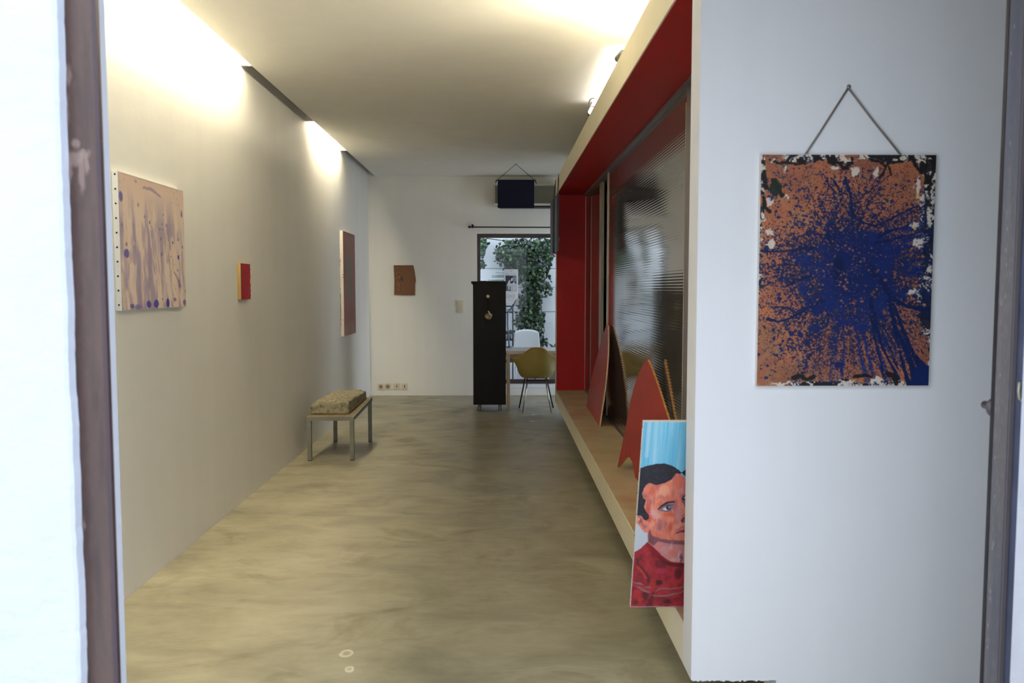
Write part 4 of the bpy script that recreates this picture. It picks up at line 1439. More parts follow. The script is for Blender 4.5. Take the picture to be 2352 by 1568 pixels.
for (a, rx, ry, c, am) in (((760, 600), 15, 14, (226, 154, 124), .8), ((600, 1100), 16, 8, (216, 154, 138), .8), ((460, 1120), 9, 16, (208, 74, 56), .7), ((1050, 420), 13, 14, (210, 104, 86), .7), ((560, 1030), 10, 8, (206, 160, 160), .7),
                           ((690, 860), 7, 6, (208, 96, 60), .8), ((850, 1080), 10, 6, (206, 92, 60), .85), ((910, 1190), 9, 8, (226, 138, 104), .8), ((720, 1290), 13, 14, (160, 92, 98), .5), ((700, 1350), 4, 9, (126, 66, 84), .4),
                           ((900, 1350), 5, 14, (186, 76, 56), .8), ((1070, 1060), 8, 20, (190, 128, 126), .8), ((1060, 1330), 12, 6, (222, 140, 114), .8), ((520, 600), 8, 8, (206, 92, 62), .7), ((400, 560), 6, 10, (222, 130, 104), .7),
                           ((440, 940), 5, 9, (192, 76, 60), .7), ((1130, 1500), 9, 5, (206, 120, 104), .8), ((640, 1480), 16, 6, (212, 104, 82), .6), ((1100, 600), 7, 9, (200, 150, 150), .6), ((850, 780), 12, 5, (204, 96, 72), .6),
                           ((700, 720), 6, 6, (172, 88, 92), .6)):
    x, y = C6(*a)
    P.blob(x, y, rx, ry, c, 6, am, 3)
# jaw shadow and neck modelling
P.poly([C7(480, 0), C7(640, 70), C7(860, 110), C7(1140, 120), (240, 290), (238, 312), C7(1130, 200), C7(860, 180), C7(640, 130), C7(560, 210), C7(450, 150)], (118, 70, 76), 3, .9)
P.poly([C6(470, 1380), C6(500, 1380), C6(540, 1500), C7(560, 80), C7(540, 210), C7(450, 150)], (112, 66, 76), 3, .9)
for (a, rx, ry, c, am) in (((640, 230), 7, 9, (204, 116, 112), .8), ((800, 300), 14, 10, (196, 134, 136), .8), ((930, 360), 9, 9, (214, 108, 84), .9), ((860, 440), 14, 7, (188, 124, 124), .7), ((1040, 300), 9, 10, (196, 128, 122), .7),
                           ((900, 230), 3, 9, (210, 160, 156), .8), ((960, 500), 8, 6, (210, 152, 140), .7), ((1060, 440), 3, 12, (206, 190, 196), .7), ((1095, 480), 3, 10, (90, 44, 66), .8)):
    x, y = C7(*a)
    P.blob(x, y, rx, ry, c, 5, am, 3)
# ear
P.poly([C6(240, 1090), C6(310, 1090), C6(380, 1180), C6(480, 1230), C6(490, 1380), C6(460, 1440), C6(380, 1410), C6(330, 1320), C6(235, 1260)], (216, 122, 100), 2)
P.stroke([C6(265, 1110), C6(330, 1180), C6(350, 1290), C6(400, 1350)], [2, 2.6, 2.6, 2], (186, 98, 84), 2)
P.blob(*C6(300, 1210), 4, 6, (122, 72, 88), 3, .8)
P.blob(*C6(400, 1320), 5, 4, (142, 106, 116), 3, .8)
P.blob(*C6(270, 1170), 3, 4, (230, 150, 126), 2, .8)
# hair
hair = [C6(255, 150), C6(420, 95), C6(600, 62), C6(760, 60), C6(900, 100), C6(1040, 190), C6(1180, 320), C6(1215, 390), (165, 82), (150, 68), C6(1080, 260), C6(980, 250), C6(900, 370), C6(760, 445), C6(600, 485), C6(470, 440), C6(400, 470), C6(360, 540), C6(320, 650), C6(350, 750), C6(400, 780), C6(365, 920), C6(410, 1020), C6(465, 1080), C6(470, 1150), C6(420, 1195), C6(370, 1170), C6(310, 1095), C6(225, 1090), C6(225, 400)]
hm = P.poly(hair, (36, 34, 42), 1.5)
P.mix(hm * np.clip((n1 - 0.52) * 6, 0, 1), (54, 52, 64), 0.5)
# eye, brow
P.poly([C6(640, 960), C6(720, 880), C6(820, 815), C6(980, 800), C6(985, 830), C6(860, 850), C6(780, 890), C6(700, 960), C6(650, 985)], (40, 42, 54), 1.2)
P.poly([C6(660, 970), C6(780, 890), C6(900, 850), C6(980, 860), C6(985, 940), C6(900, 1010), C6(780, 1020), C6(690, 1000)], (130, 104, 124), 3, .85)
P.poly([C6(730, 975), C6(790, 930), C6(830, 925), C6(850, 985), C6(790, 995)], (206, 198, 190), 1.2)
P.blob(*C6(858, 935), 6.2, 5.4, (42, 50, 66), 1.2, 1, .5)
P.blob(*C6(872, 928), 2.2, 2.2, (176, 172, 178), 1.2, .9, .5)
P.stroke([C6(720, 985), C6(800, 1010), C6(900, 985)], 1.2, (96, 70, 96), 1.5, .8)
P.stroke([C6(780, 900), C6(860, 875), C6(940, 880)], 1, (62, 54, 72), 1.5, .8)
# far eye, nose, mouth near the cut
P.poly([C6(1110, 760), C6(1160, 690), C6(1215, 630), (170, 130), (168, 142), C6(1150, 800)], (40, 40, 52), 1.5)
P.poly([C6(1150, 745), C6(1210, 690), (168, 140), C6(1210, 770)], (196, 184, 186), 1.2)
P.poly([C6(1110, 790), C6(1215, 770), C6(1215, 1000), C6(1180, 900)], (112, 66, 80), 3, .85)
P.stroke([C6(1135, 1220), C6(1140, 1180), C6(1165, 1160), C6(1210, 1150)], 1.6, (34, 36, 46), 1.2)
P.poly([C6(1150, 1200), C6(1210, 1160), C6(1210, 1240), C6(1160, 1240)], (90, 82, 88), 1.5)
P.poly([C6(1060, 1440), C6(1110, 1400), C6(1200, 1370), C6(1200, 1440), C6(1120, 1440)], (158, 52, 60), 2)
P.stroke([C6(1035, 1460), C6(1110, 1430), C6(1215, 1425)], 1.5, (96, 44, 62), 1.5)
P.stroke([C6(1060, 1400), C6(1130, 1340), C6(1200, 1320)], 2.0, (140, 88, 96), 3, .8)
# sweater
sw = [C7(190, 345), C7(320, 260), C7(430, 145), C7(520, 220), C7(620, 310), C7(740, 430), C7(880, 540), C7(1000, 565), C7(1130, 560), (280, 392), (280, 460), (-4, 460), (-4, 300)]
sm = P.poly(sw, (148, 34, 44), 1.5)
s1 = vnoise(h_, w_, 24, 16, 4, 0.6)
P.mix(sm * np.clip((s1 - 0.5) * 6, 0, 1), (170, 44, 52), 0.8)
P.mix(sm * np.clip((0.45 - s1) * 6, 0, 1), (104, 28, 36), 0.8)
P.mix(sm * np.clip((n1 - 0.6) * 6, 0, 1), (182, 60, 46), 0.5)
P.stroke([C7(440, 200), C7(600, 370), C7(760, 500), C7(900, 570), C7(1130, 590)], [4, 5, 5, 4, 4], (132, 16, 26), 2.5, .9)
P.stroke([C7(640, 430), C7(800, 560), C7(950, 600), C7(1110, 610)], [2, 4, 4, 5], (84, 24, 30), 3, .8)
P.stroke([C7(240, 480), C7(260, 580), C7(350, 680), C7(440, 800), C7(490, 920)], [2, 3, 4, 4, 5], (78, 34, 46), 3, .85)
P.stroke([C7(270, 640), C7(360, 750), C7(430, 860)], 3, (190, 54, 44), 2.5, .8)
for (a, rx, ry, c, am) in (((670, 950), 9, 7, (62, 22, 28), .9), ((720, 720), 12, 8, (178, 46, 80), .7), ((560, 960), 8, 14, (168, 44, 34), .7), ((430, 1210), 8, 10, (74, 30, 36), .8), ((320, 1300), 8, 7, (178, 52, 36), .8),
                           ((560, 1230), 4, 9, (72, 22, 32), .8), ((860, 1340), 10, 5, (60, 24, 34), .85), ((520, 1360), 7, 12, (88, 26, 34), .8), ((230, 1350), 8, 7, (94, 30, 34), .8), ((1050, 780), 10, 14, (84, 26, 32), .8),
                           ((300, 850), 10, 12, (112, 30, 38), .6), ((250, 400), 8, 6, (150, 40, 54), .6), ((450, 640), 8, 8, (170, 50, 50), .6), ((720, 1290), 14, 8, (112, 30, 38), .6), ((1020, 940), 12, 8, (168, 42, 42), .6)):
    x, y = C7(*a)
    P.blob(x, y, rx, ry, c, 5, am, 3)
grey = (128, 108, 104)
P.stroke([C7(165, 935), C7(230, 965), C7(310, 970), C7(370, 1000)], [1.5, 1.5, 2.8, 1], grey, 1.6, .9)
P.stroke([C7(400, 1040), C7(460, 1045), C7(515, 1050)], [1, 2.4, 2.6], grey, 1.8, .8)
P.stroke([C7(240, 1035), C7(320, 1055), C7(380, 1105), C7(440, 1130), C7(500, 1140)], [1, 2.2, 2.6, 2.4, 1.5], grey, 1.6, .9)
P.stroke([C7(620, 1140), C7(680, 1090), C7(760, 1065), C7(900, 1080), C7(1080, 1065), (230, 365)], [1, 1.8, 2, 1.8, 1.6, 1.5], grey, 1.6, .9)
P.stroke([C7(560, 1210), C7(700, 1225), C7(850, 1220), C7(960, 1185), C7(1090, 1160), (230, 378)], [1.4, 1.8, 2.4, 2.2, 1.2, 1.2], grey, 1.6, .9)
P.stroke([C7(160, 1010), C7(300, 1010), C7(380, 1060), C7(500, 1090)], 2.5, (178, 44, 62), 2, .7)
P.stroke([(0, 456), (60, 455), (120, 456), (200, 456)], 1.1, (206, 190, 196), 1.2, .6, 2)
P.mix(np.clip((1.6 - P.X) / 1.2, 0, 1) + np.clip((1.8 - P.Y) / 1.2, 0, 1), (210, 200, 190), .9)
t = thing('portrait_painting', (0.60, 2.84, 0.29), 'portrait painting of a dark-haired man in a red sweater on a blue ground', 'painting')
# plane: stands on the shelf, leans towards the camera against the back of the pier
bl = Vector((0.4735, 2.852, 0.2915))
du = Vector((0.400, 0.0, 0.0))
tl = Vector((0.4930, 2.735, 0.2915)) + Vector((0, 0, 0.700))
dv = bl - tl
nn = du.cross(dv).normalized()
if nn.y > 0:
    nn = -nn
off = -nn * 0.018
pts = [bl, bl + du, bl + du + off, bl + off, tl, tl + du, tl + du + off, tl + off]
hexa('canvas', [p + off * 0.04 for p in pts], M['linen'], t, bevel=0.002)
painted_sheet('painted_face', P.a, tl, du, dv, pm, t)
for k in range(9):
    f_ = 0.03 + k * 0.115
    p = tl.lerp(bl, f_) + off * 0.5
    lathe('tack', [(0.0028, 0.0), (0.0028, 0.0015), (0.001, 0.002)], (0, 0, 0), M['steel'], t, 8, 'y')
    t.children[-1].data.transform(Matrix.Translation(p + Vector((-0.0002, 0, 0))) @ Matrix.Rotation(math.radians(-90), 4, 'Z'))

# =================================================================== SPLATTER PAINTING
PW, PH = 397.0, 529.0
rs = np.random.default_rng(11)
P = Paint(PW, PH, 1.3, (158, 96, 66))
X, Y = P.X, P.Y
h_, w_ = P.h, P.w
nA = vnoise(h_, w_, 8, 6, 4, 0.55, rs)
nB = vnoise(h_, w_, 20, 15, 4, 0.6, rs)
nF = vnoise(h_, w_, 150, 112, 2, 0.6, rs)
nF2 = vnoise(h_, w_, 90, 68, 3, 0.65, rs)
P.mix(np.clip((nA - 0.5) * 5, 0, 1), (174, 106, 68), 0.8)
P.mix(np.clip((0.46 - nA) * 5, 0, 1), (136, 84, 62), 0.8)
P.mix(np.clip((nB - 0.58) * 7, 0, 1), (160, 118, 86), 0.5)
P.mix(np.clip(1.2 - np.hypot((X - 38) / 46, (Y - 410) / 44), 0, 1) * np.clip((nB - 0.30) * 3, 0, 1), (116, 92, 66), 0.8)
P.mix(np.clip(1.1 - np.hypot((X - 60) / 60, (Y - 500) / 26), 0, 1) * nB * 1.5, (120, 88, 60), 0.6)
# cream border with black marbling
cream = np.array((206, 194, 178))
top = 22 + 34 * vnoise(1, w_, 1, 12, 3, 0.6, rs)[0]
topm = (16 * (nA + nB) - Y * 0.62)
dR = PW - X
right = np.clip((36 * nB + 28 * nA - dR - np.clip((Y - 340) / 6, 0, 26)) / 3, 0, 1) * np.clip((500 - Y) / 8, 0, 1)
leftm = np.clip((20 * nB + 12 * nA - X - 6) / 3, 0, 1) * np.clip((330 - Y) / 8, 0, 1) * np.clip((nB - 0.40) * 12, 0, 1)
topm = np.clip((34 * nB + 14 * nA - Y - 8) / 3, 0, 1) * np.clip((nA - 0.36 + np.clip((X - 110) / 300, 0, 0.2)) * 14, 0, 1)
bot = np.clip((20 * nB + 12 * nA - (PH - Y) - 6) / 3, 0, 1) * np.clip((nA - 0.36 + np.clip((X - 40) / 300, 0, 0.3)) * 14, 0, 1)
border = np.clip(right + leftm + topm + bot, 0, 1)
P.mix(border, cream, 0.95)
sw1 = vnoise(h_, w_, 34, 26, 3, 0.6, rs)
sw2 = vnoise(h_, w_, 30, 22, 2, 0.5, rs)
mar = np.clip((0.055 - abs(sw1 - 0.5)) * 40, 0, 1)
blk = np.clip((sw2 - 0.56) * 24, 0, 1)
edge = np.clip((26 - dR) / 6, 0, 1) * np.clip((500 - Y) / 6, 0, 1)
P.mix(np.clip(border * mar, 0, 1), (30, 26, 28), 0.95)
P.mix(np.clip(np.clip(border + edge * np.clip((360 - Y) / 10, 0, 1), 0, 1) * blk, 0, 1), (28, 26, 26), 0.95)
P.mix(np.clip(edge * np.clip((sw1 - 0.47) * 20, 0, 1) * np.clip((420 - Y) / 20, 0, 1), 0, 1), (26, 26, 30), 0.9)
# blue splatter: density falls with distance from the centre
BL = (16, 30, 66)
cx_, cy_ = 192.0, 240.0
dx, dy = X - cx_, Y - cy_
r_ = np.hypot(dx, dy * 0.92)
th = np.arctan2(dy, dx)
rb = 620
radn = vnoise(rb, 1400, 7, 210, 3, 0.6, rs)      # (radius, angle) noise: streaks
radn2 = vnoise(rb, 1400, 14, 70, 3, 0.6, rs)
ri = np.clip(r_, 0, rb - 1).astype(int)
ti = np.clip((th + math.pi) / (2 * math.pi) * 1399, 0, 1399).astype(int)
st1 = radn[ri, ti]
st2 = radn2[ri, ti]
lobe = (1.0 + 0.30 * np.cos(th - 1.15) + 0.22 * np.exp(-((th + 0.30) / 0.35) ** 2) + 0.15 * np.exp(-((th - 0.35) / 0.3) ** 2) - 0.22 * np.exp(-((th - 2.5) / 0.45) ** 2) - 0.18 * np.exp(-((th + 2.4) / 0.5) ** 2) - 0.20 * np.exp(-((th + 0.85) / 0.25) ** 2) + 0.10 * np.exp(-((abs(th) - 3.05) / 0.25) ** 2))
dens = np.clip(1.15 - r_ / (250 * lobe), -0.4, 1.2)
field = nF * 0.50 + nF2 * 0.22 + st1 * 0.28
thr = 0.70 - 0.36 * np.clip(dens, -0.2, 1) ** 0.9 * 1.0 if False else 0.664 - 0.265 * np.clip(dens, -0.10, 1)
bm_ = np.clip((field - thr) * 26, 0, 1)
P.mix(bm_, BL, 0.93)
nG = vnoise(h_, w_, 190, 142, 2, 0.7, rs)
grain = np.clip((nG * 0.7 + st2 * 0.3 - (0.60 - 0.20 * np.clip(1.25 - r_ / (230 * lobe), 0, 1))) * 22, 0, 1) * np.clip((300 - r_) / 90, 0, 1)
P.mix(grain, (24, 34, 70), 0.85)
side = np.exp(-((th + 0.28) / 0.33) ** 2) * np.clip((r_ - 50) / 40, 0, 1) * np.clip((215 - r_) / 60, 0, 1)
P.mix(np.clip((st1 - 0.47) * 14, 0, 1) * side, (28, 44, 104), 0.85)
side2 = np.exp(-((th - 1.35) / 0.35) ** 2) * np.clip((r_ - 60) / 40, 0, 1) * np.clip((300 - r_) / 60, 0, 1)
P.mix(np.clip((st1 - 0.50) * 14, 0, 1) * side2, (28, 44, 104), 0.75)
core = np.clip((dens - 0.68 + (nB - 0.5) * 0.9) * 6, 0, 1)
P.mix(core, (18, 36, 92), 0.88)
for (x, y, rx, ry) in ((170, 215, 26, 62), (160, 160, 9, 16), (200, 250, 34, 60), (215, 190, 34, 26), (190, 300, 22, 30), (240, 225, 40, 26), (225, 290, 44, 36), (140, 340, 13, 18), (128, 352, 14, 9), (118, 334, 8, 8)):
    P.blob(x, y, rx, ry, (17, 31, 76), 12, 0.6, 6)
P.blob(166, 185, 10, 30, (12, 22, 56), 8, 0.6, 5)
P.blob(182, 262, 12, 30, (10, 20, 52), 8, 0.6, 5)
# curves and lines
LN = (15, 29, 70)


def ln(pts, wd, amt=0.95):
    P.stroke(pts, wd, LN, 1.3, amt, 2.2)


ln([(192, 50), (198, 72), (205, 90), (208, 120), (216, 142), (240, 156), (262, 160)], [3, 3.5, 3, 3, 3.5, 3, 2])
ln([(198, 90), (180, 84), (168, 60), (160, 52)], [2, 2.6, 2, 1.4])
ln([(170, 84), (156, 72), (146, 50)], [2, 1.6, 1.2])
ln([(262, 162), (300, 144), (330, 128), (352, 118), (362, 116), (368, 122)], [3, 2.4, 2, 1.8, 1.6, 1.6])
ln([(270, 186), (300, 172), (340, 160)], [4, 3, 1.6])
ln([(265, 200), (310, 190), (352, 178)], [4, 2.4, 1.4])
ln([(250, 60 + 190), (290, 300), (312, 330), (340, 344), (366, 352), (392, 352)], [9, 8, 5, 4, 3.4, 5])
ln([(300, 322), (330, 340), (360, 346), (392, 350)], [3, 2.4, 2, 2.4])
ln([(300, 300 + 30), (318, 400), (340, 440), (356, 480), (372, 529)], [5, 5, 6, 7, 10])
ln([(310, 340), (330, 390), (352, 440), (372, 480), (392, 510)], [4, 4, 5, 6, 9])
ln([(300, 336), (312, 386), (326, 440), (340, 490), (352, 525)], [4, 3.4, 3, 4, 6])
ln([(268, 360), (274, 400), (288, 440), (310, 480), (326, 512)], [4, 4, 3, 3, 5])
ln([(276, 380), (290, 410), (306, 442), (316, 470), (326, 490)], [1.6, 2, 1.8, 1.8, 2.4])
ln([(282, 368), (296, 404), (318, 440)], [1.4, 1.6, 1.4])
ln([(258, 330), (264, 380), (270, 420), (284, 470), (296, 520)], [5, 5, 3, 2.4, 3])
ln([(312, 400), (318, 430), (318, 480)], [1.2, 1, .8])
ln([(150, 330), (118, 348), (92, 362), (70, 374), (44, 380), (22, 374)], [5, 4, 3.4, 3, 2.4, 4])
ln([(92, 362), (72, 350), (50, 346), (30, 348)], [2, 2, 1.6, 1.4])
ln([(164, 384), (146, 382), (132, 388), (122, 400)], [1.2, 1.6, 2, 2])
ln([(4, 218), (40, 220), (80, 216), (120, 210)], [2.4, 1.6, 2.4, 4])
ln([(60, 300), (80, 292), (100, 280), (130, 276)], [1.8, 3, 3, 3])
ln([(238, 90), (268, 66), (290, 48)], [1.6, 1.2, 1.0], .8)
ln([(354, 450), (380, 480), (392, 500)], [4, 8, 12])
P.poly([(352, 529), (362, 492), (376, 474), (397, 482), (397, 529)], (18, 34, 84), 3, .97, 4)
for (x, y, rx, ry) in ((48, 340 - 12, 5, 5), (52, 280, 6, 4), (36, 390 + 10, 3.5, 3.5), (78, 408, 6, 6), (96, 406, 4, 6), (101, 412, 5, 6), (126, 396, 4, 3.6), (134, 402, 5, 4.6), (74, 420, 4, 3.6), (58, 425, 3.4, 3.2), (52, 434, 3.2, 3.2), (54, 442, 3.4, 3.2),
                       (57, 447, 3.2, 3), (38, 422, 3, 3), (45, 457, 3.4, 3), (4, 456, 3.6, 3.4), (24, 482, 3.2, 2.8), (22, 510, 5, 3.2), (180, 437, 3.4, 3.2), (189, 480, 12, 7), (114, 432, 4, 3), (266, 448, 3, 3), (290, 437, 3, 3), (36, 128, 3.6, 3), (42, 142, 5, 3), (84, 116, 3.6, 3),
                       (270, 78, 4, 4), (250, 52, 3, 3), (308, 68, 4, 3.6), (22, 86 + 12, 6, 5), (150, 60, 4, 3), (82, 116, 4, 3.4), (190, 62, 4, 7)):
    P.blob(x, y, rx, ry, (22, 32, 84), 1.2, .95, 1.2)
# fine spatter dots
nd = 3600
an = rs.random(nd) * 2 * math.pi
rd = np.abs(rs.normal(0, 1, nd)) * 150 + 20
for a, d in zip(an, rd):
    x, y = cx_ + d * math.cos(a), cy_ + d * 1.12 * math.sin(a)
    if 2 < x < PW - 3 and 3 < y < PH - 3:
        s_ = 0.7 + rs.random() ** 4 * 2.6
        P.blob(x, y, s_ * (1 + .5 * rs.random()), s_, (34, 38, 84) if rs.random() < .8 else (150, 96, 74), 0.8, 0.85, 1)
# hand-placed marbling near the corners
BK = (30, 27, 27)
for pts, wd in (([(20, 12), (40, 20), (60, 18), (84, 22), (98, 14)], 3), ([(84, 14), (100, 18)], 4), ([(152, 18), (190, 17), (206, 20)], 3), ([(150, 4), (158, 14), (166, 24)], 5), ([(160, 8), (176, 16), (186, 30), (196, 30)], 4), ([(186, 30), (200, 24), (206, 8)], 3),
                ([(8, 40), (10, 60), (14, 76)], 5), ([(8, 98), (10, 118), (22, 128)], 4), ([(28, 60), (40, 76), (50, 92)], 5), ([(246, 10), (268, 16), (282, 26), (290, 18), (320, 16)], 3), ([(282, 26), (278, 44), (270, 52)], 3), ([(290, 28), (296, 46)], 2.6),
                ([(340, 6), (352, 26), (364, 40), (372, 26)], 4), ([(376, 14), (394, 16), (392, 40), (380, 62), (372, 40), (378, 16)], 4), ([(84, 510), (100, 506), (118, 514), (132, 508)], 5), ([(226, 508), (246, 504), (262, 508)], 4), ([(300, 500), (316, 506), (322, 522)], 6), ([(210, 514), (190, 520)], 3)):
    P.stroke(pts, wd, BK, 1.6, .95, 3)
P.blob(34, 76, 13, 20, (34, 42, 34), 2, .95, 6)
for (x, y, rx, ry) in ((26, 12, 6, 3), (166, 30, 8, 6), (190, 12, 14, 5), (214, 38, 8, 12), (262, 40, 7, 12), (54, 32, 3, 9), (20, 106, 6, 10), (22, 176, 10, 6), (26, 204, 10, 10), (358, 74, 6, 26), (352, 160, 10, 5), (362, 200, 12, 8), (206, 522, 18, 5), (60, 524, 24, 4), (280, 516, 16, 6), (60, 96, 3, 5), (386, 140, 5, 22), (392, 90, 3, 30), (352, 310, 12, 6), (388, 258, 4, 10)):
    P.blob(x, y, rx, ry, cream, 2, .92, 9)
for (x, y) in ((357, 93), (354, 166)):
    P.blob(x, y, 3, 4, (196, 160, 60), 1.5, .9)
t = thing('splatter_painting', (1.11, 2.585, 1.13), 'copper board with a dark blue paint splatter hung by a cord on the pier', 'painting')
sx0, sx1, sz0, sz1 = 0.829, 1.391, 1.133, 1.873
bm = bmesh.new()
abox(bm, sx0, sx1, 2.577, 2.589, sz0, sz1)
build('board', bm, M['linen'], t, bevel=0.004)
P.a = P.a
painted_sheet('painted_face', P.a, (sx0 + 0.001, 2.5766, sz1 - 0.001), (sx1 - sx0 - 0.002, 0, 0), (0, 0, -(sz1 - sz0 - 0.002)), paint_mat('enamel_paint', 0.5, 0.3, 300, 0.2), t)
tube('cord', [(0.970, 2.584, 1.868), (1.02, 2.585, 1.945), (1.106, 2.586, 2.083)], 0.0032, M['rope'], t)
tube('cord', [(1.106, 2.586, 2.083), (1.19, 2.585, 1.978), (1.284, 2.584, 1.868)], 0.0032, M['rope'], t)
lathe('nail', [(0.003, -0.002), (0.003, 0.006), (0.0065, 0.006), (0.006, 0.009)], (1.106, 2.59, 2.086), M['steel'], t, 14, 'y')

# street: unseen wall added behind the camera to block the low sky
st = box('wall_sky_block', -14, 14, -6.4, -6.0, -0.1, 8.0, mat('sky_block_render', (196, 194, 190), 0.9, var=0.05, nscale=1)); tag(st, kind='structure')

# =================================================================== COURTYARD
CY = 12.35
st = box('floor_courtyard', -4, 5, YB + 0.2, CY, -0.2, -0.05, M['paving']); tag(st, kind='structure')
cw = struct_empty('wall_courtyard', (0, CY, 0))
# cladding panels with open joints
xs = [-2.45, -1.2, 0.10, 1.75, 3.3]
zs2 = [-0.05, 0.52, 1.085, 1.46, 1.745, 2.62, 4.2]
for i in range(len(xs) - 1):
    for j in range(len(zs2) - 1):
        box('panel', xs[i] + 0.003, xs[i + 1] - 0.003, CY, CY + 0.04, zs2[j] + 0.004, zs2[j + 1] - 0.004, M['courtwall'], cw)
box('backing', -2.45, 3.3, CY + 0.041, CY + 0.12, -0.05, 4.2, mat('joint_shadow_board', (150, 150, 154), 0.8, bump=0.1), cw)

for x in (-2.6, 3.3):
    st = box('wall_courtyard_side', x, x + 0.15, YB + 0.2, CY, -0.1, 4.2, M['courtwall']); tag(st, kind='structure')

# ivy: stems, three hundred separate leaves in front, the rest joined
def wx(px):
    return (px - 1148) * 0.00648


def wz(py):
    return 1.745 - (py - 616) * 0.00648


def leaf_mesh(name, mt):
    me = bpy.data.meshes.new(name)
    v = [(0, 0, 0), (-0.32, 0.06, 0.28), (-0.34, 0.05, 0.62), (0, 0.0, 1.0), (0.34, 0.05, 0.62), (0.32, 0.06, 0.28), (0, -0.02, 0.5)]
    f = [(0, 6, 1), (1, 6, 2), (2, 6, 3), (3, 6, 4), (4, 6, 5), (5, 6, 0)]
    me.from_pydata(v, [], f)
    me.materials.append(mt)
    return me


EL = [(1190, 572, 50, 26, 3.4), (1236, 566, 40, 24, 2.6), (1168, 592, 30, 26, 1.6), (1110, 556, 10, 16, .5), (1106, 575, 7, 12, .25), (1108, 602, 8, 12, .12), (1212, 620, 36, 34, 2.8), (1232, 650, 24, 34, 1.7), (1218, 690, 30, 34, 2.2), (1226, 730, 26, 30, 1.6),
      (1200, 735, 16, 24, .8), (1228, 765, 22, 20, .9), (1256, 600, 14, 44, .6), (1262, 660, 10, 24, .22), (1246, 735, 10, 22, .3), (1190, 770, 10, 10, .2), (1262, 570, 16, 22, .7), (1240, 785, 24, 12, .5)]
tw = sum(e[4] for e in EL)
rl = random.Random(21)


def pick():
    r = rl.random() * tw
    for e in EL:
        r -= e[4]
        if r <= 0:
            break
    while True:
        a, b = rl.gauss(0, 0.48), rl.gauss(0, 0.48)
        if a * a + b * b < 1.1:
            break
    px, py = e[0] + a * e[2], e[1] + b * e[3]
    return px, py


iv = thing('climbing_ivy', (0.4, CY - 0.15, 0), 'dense green climbing plant covering the white courtyard wall', 'plant')
for pts, r in (([(0.55, CY - 0.06, -0.05), (0.50, CY - 0.08, 0.5), (0.42, CY - 0.08, 1.0), (0.50, CY - 0.08, 1.5), (0.38, CY - 0.08, 2.0), (0.30, CY - 0.08, 2.5)], 0.016),
               ([(0.42, CY - 0.08, 1.0), (0.58, CY - 0.09, 1.3), (0.66, CY - 0.09, 1.7), (0.70, CY - 0.08, 2.2)], 0.009),
               ([(0.38, CY - 0.08, 2.0), (0.15, CY - 0.08, 2.15), (-0.2, CY - 0.07, 2.2)], 0.008),
               ([(0.55, CY - 0.06, 0.3), (0.68, CY - 0.07, 0.8), (0.62, CY - 0.08, 1.2)], 0.007),
               ([(0.46, CY - 0.12, 1.72), (0.42, CY - 0.16, 1.52), (0.47, CY - 0.17, 1.40), (0.60, CY - 0.16, 1.38)], 0.004)):
    tube('stem', pts, r, M['twig'], iv, 6)


def leaf_tf(px, py, ymin, ymax, size):
    p = Vector((wx(px), CY - rl.uniform(ymin, ymax), wz(py)))
    s = size * rl.uniform(0.7, 1.25)
    R_ = Matrix.Rotation(rl.uniform(-0.9, 0.9), 4, 'Z') @ Matrix.Rotation(rl.uniform(-0.9, 0.7), 4, 'X') @ Matrix.Rotation(math.radians(180) + rl.gauss(0, 0.9), 4, 'Y')
    return Matrix.Translation(p) @ R_ @ Matrix.Scale(s, 4)


lm = [leaf_mesh('leaf', M['leaf']), leaf_mesh('leaf', M['leafdark']), leaf_mesh('leaf', M['leafpale'])]
lv = lm[0].vertices
for k in range(290):
    px, py = pick()
    me = lm[rl.choices((0, 1, 2), (0.5, 0.38, 0.12))[0]]
    o = bpy.data.objects.new('leaf', me)
    COL.objects.link(o)
    o.parent = iv
    o.matrix_parent_inverse = Matrix.Translation(iv.location).inverted()
    o.matrix_basis = leaf_tf(px, py, 0.20, 0.30, 0.060)
base_v = [tuple(v.co) for v in lv]
base_f = [tuple(p.vertices) for p in lm[0].polygons]
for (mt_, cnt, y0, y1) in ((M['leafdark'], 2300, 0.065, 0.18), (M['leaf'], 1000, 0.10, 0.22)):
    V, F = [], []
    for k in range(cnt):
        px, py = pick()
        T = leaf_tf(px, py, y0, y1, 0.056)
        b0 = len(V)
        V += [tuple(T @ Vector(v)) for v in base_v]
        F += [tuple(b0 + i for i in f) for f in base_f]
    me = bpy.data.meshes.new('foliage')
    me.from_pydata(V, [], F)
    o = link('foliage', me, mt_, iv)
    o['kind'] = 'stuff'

# blade-leaved plant at the foot of the wall
pl = thing('agave_plant', (0.88, 12.0, -0.05), 'low blue-green plant with long pointed leaves, right foot of the ivy', 'plant')
for k in range(16):
    a = rl.uniform(-2.6, 0.2) if k % 3 else rl.uniform(-3.1, 3.1)
    L_ = rl.uniform(0.18, 0.32)
    hgt = rl.uniform(0.18, 0.42)
    c = Vector((0.88, 12.0, 0.30))
    bm = bmesh.new()
    prev = None
    side_ = Vector((-math.sin(a), math.cos(a), 0))
    for i in range(8):
        u = i / 7
        p = c + Vector((math.cos(a), math.sin(a) * 0.5, 0)) * (L_ * u) + Vector((0, 0, hgt * (1.9 * u - 1.1 * u * u)))
        w2 = 0.030 * math.sin(math.pi * min(1, 0.18 + u * 0.82)) + 0.001
        cur = [bm.verts.new(p - side_ * w2), bm.verts.new(p + Vector((0, 0, -0.008))), bm.verts.new(p + side_ * w2)]
        if prev:
            bm.faces.new((prev[0], prev[1], cur[1], cur[0]))
            bm.faces.new((prev[1], prev[2], cur[2], cur[1]))
        prev = cur
    build('blade_leaf', bm, M['agave'] if k % 3 else M['leafdark'], pl, smooth=True)
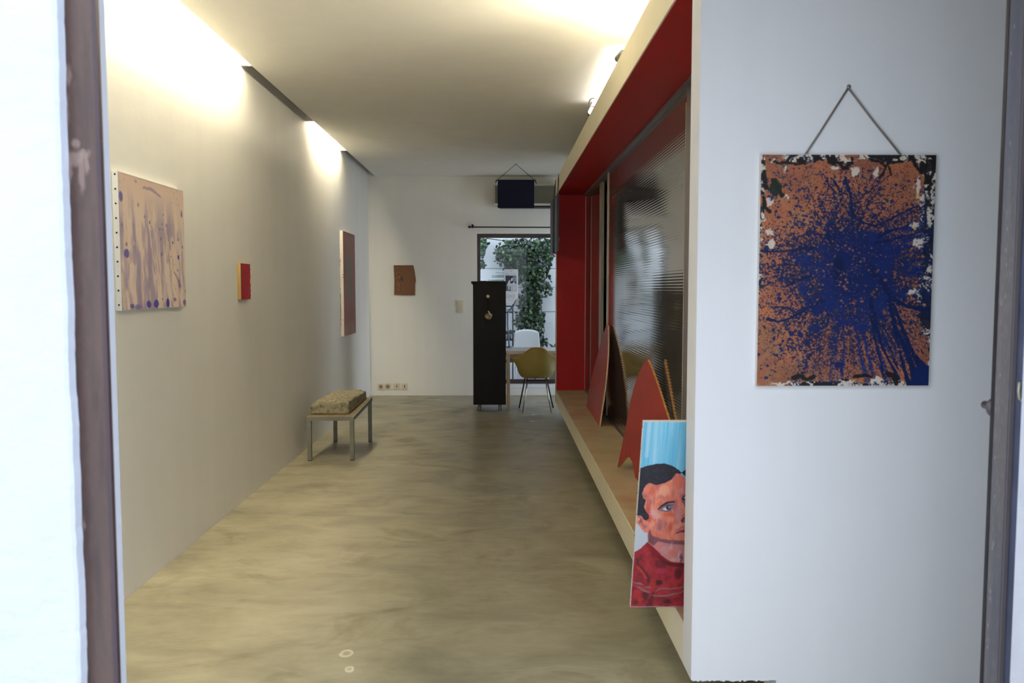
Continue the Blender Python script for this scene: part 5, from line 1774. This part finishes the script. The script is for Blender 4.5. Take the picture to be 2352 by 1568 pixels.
lathe('plant_pot', [(0.10, 0.0), (0.13, 0.05), (0.155, 0.30), (0.165, 0.34), (0.15, 0.345)], (0.88, 12.0, -0.05), M['terracotta'], pl, 20)

# slatted garden rack outside the window
rk = thing('garden_rack', (0.07, 11.5, -0.05), 'slatted garden rack outside the window, behind the black cabinet', 'rack')
RY = 11.55
box('post', 0.178, 0.196, RY, RY + 0.03, -0.05, 1.215, M['rackdark'], rk)
box('post', -0.30, -0.282, RY, RY + 0.03, -0.05, 1.60, M['rackdark'], rk)
box('post', 0.060, 0.074, RY, RY + 0.03, 1.15, 1.745, M['rackdark'], rk)
for z in (1.195, 1.108, 0.712, 0.40):
    box('shelf_board', -0.29, 0.190, RY - 0.02, RY + 0.22, z - 0.018, z, M['rackdark'], rk)
for k in range(8):
    z = 1.20 + k * 0.0665
    x0 = -0.28 + max(0, (k - 3)) * 0.055
    hexa('slat', [(x0, RY, z), (0.060, RY, z), (0.060, RY + 0.035, z + 0.030), (x0, RY + 0.035, z + 0.030), (x0, RY - 0.004, z + 0.006), (0.060, RY - 0.004, z + 0.006), (0.060, RY + 0.031, z + 0.036), (x0, RY + 0.031, z + 0.036)], M['rackgreen'], rk)
# things on its shelves
def pot(x, y, z, r, h, label):
    t = thing('flower_pot', (x, y, z), label, 'pot')
    lathe('pot', [(r * .7, 0), (r * .85, h * .4), (r, h), (r * .9, h), (r * .8, h * .9)], (x, y, z), M['terracotta'], t, 16)
    for k in range(14):
        me = lm[k % 2]
        o = bpy.data.objects.new('leaf', me)
        COL.objects.link(o)
        o.parent = t
        o.matrix_parent_inverse = Matrix.Translation(t.location).inverted()
        o.matrix_basis = Matrix.Translation((x + rl.uniform(-r, r) * .7, y + rl.uniform(-r, r) * .5, z + h * .85)) @ Matrix.Rotation(rl.uniform(-1, 1), 4, 'Z') @ Matrix.Rotation(rl.uniform(-.5, .8), 4, 'X') @ Matrix.Rotation(rl.uniform(-1, 1), 4, 'Y') @ Matrix.Scale(rl.uniform(.05, .09), 4)


pot(0.135, RY + 0.09, 0.712, 0.045, 0.07, 'small grey pot on the middle shelf of the garden rack')
pot(0.135, RY + 0.09, 0.40, 0.05, 0.09, 'small grey pot on the lowest shelf of the garden rack')
t = box('storage_tray', 0.06, 0.176, RY + 0.01, RY + 0.18, 1.110, 1.150, mat('pale_blue_tray', (196, 214, 226), 0.4, var=0.04), bevel=0.004)
tag(t, 'pale blue tray between the two top shelves of the garden rack', 'tray')
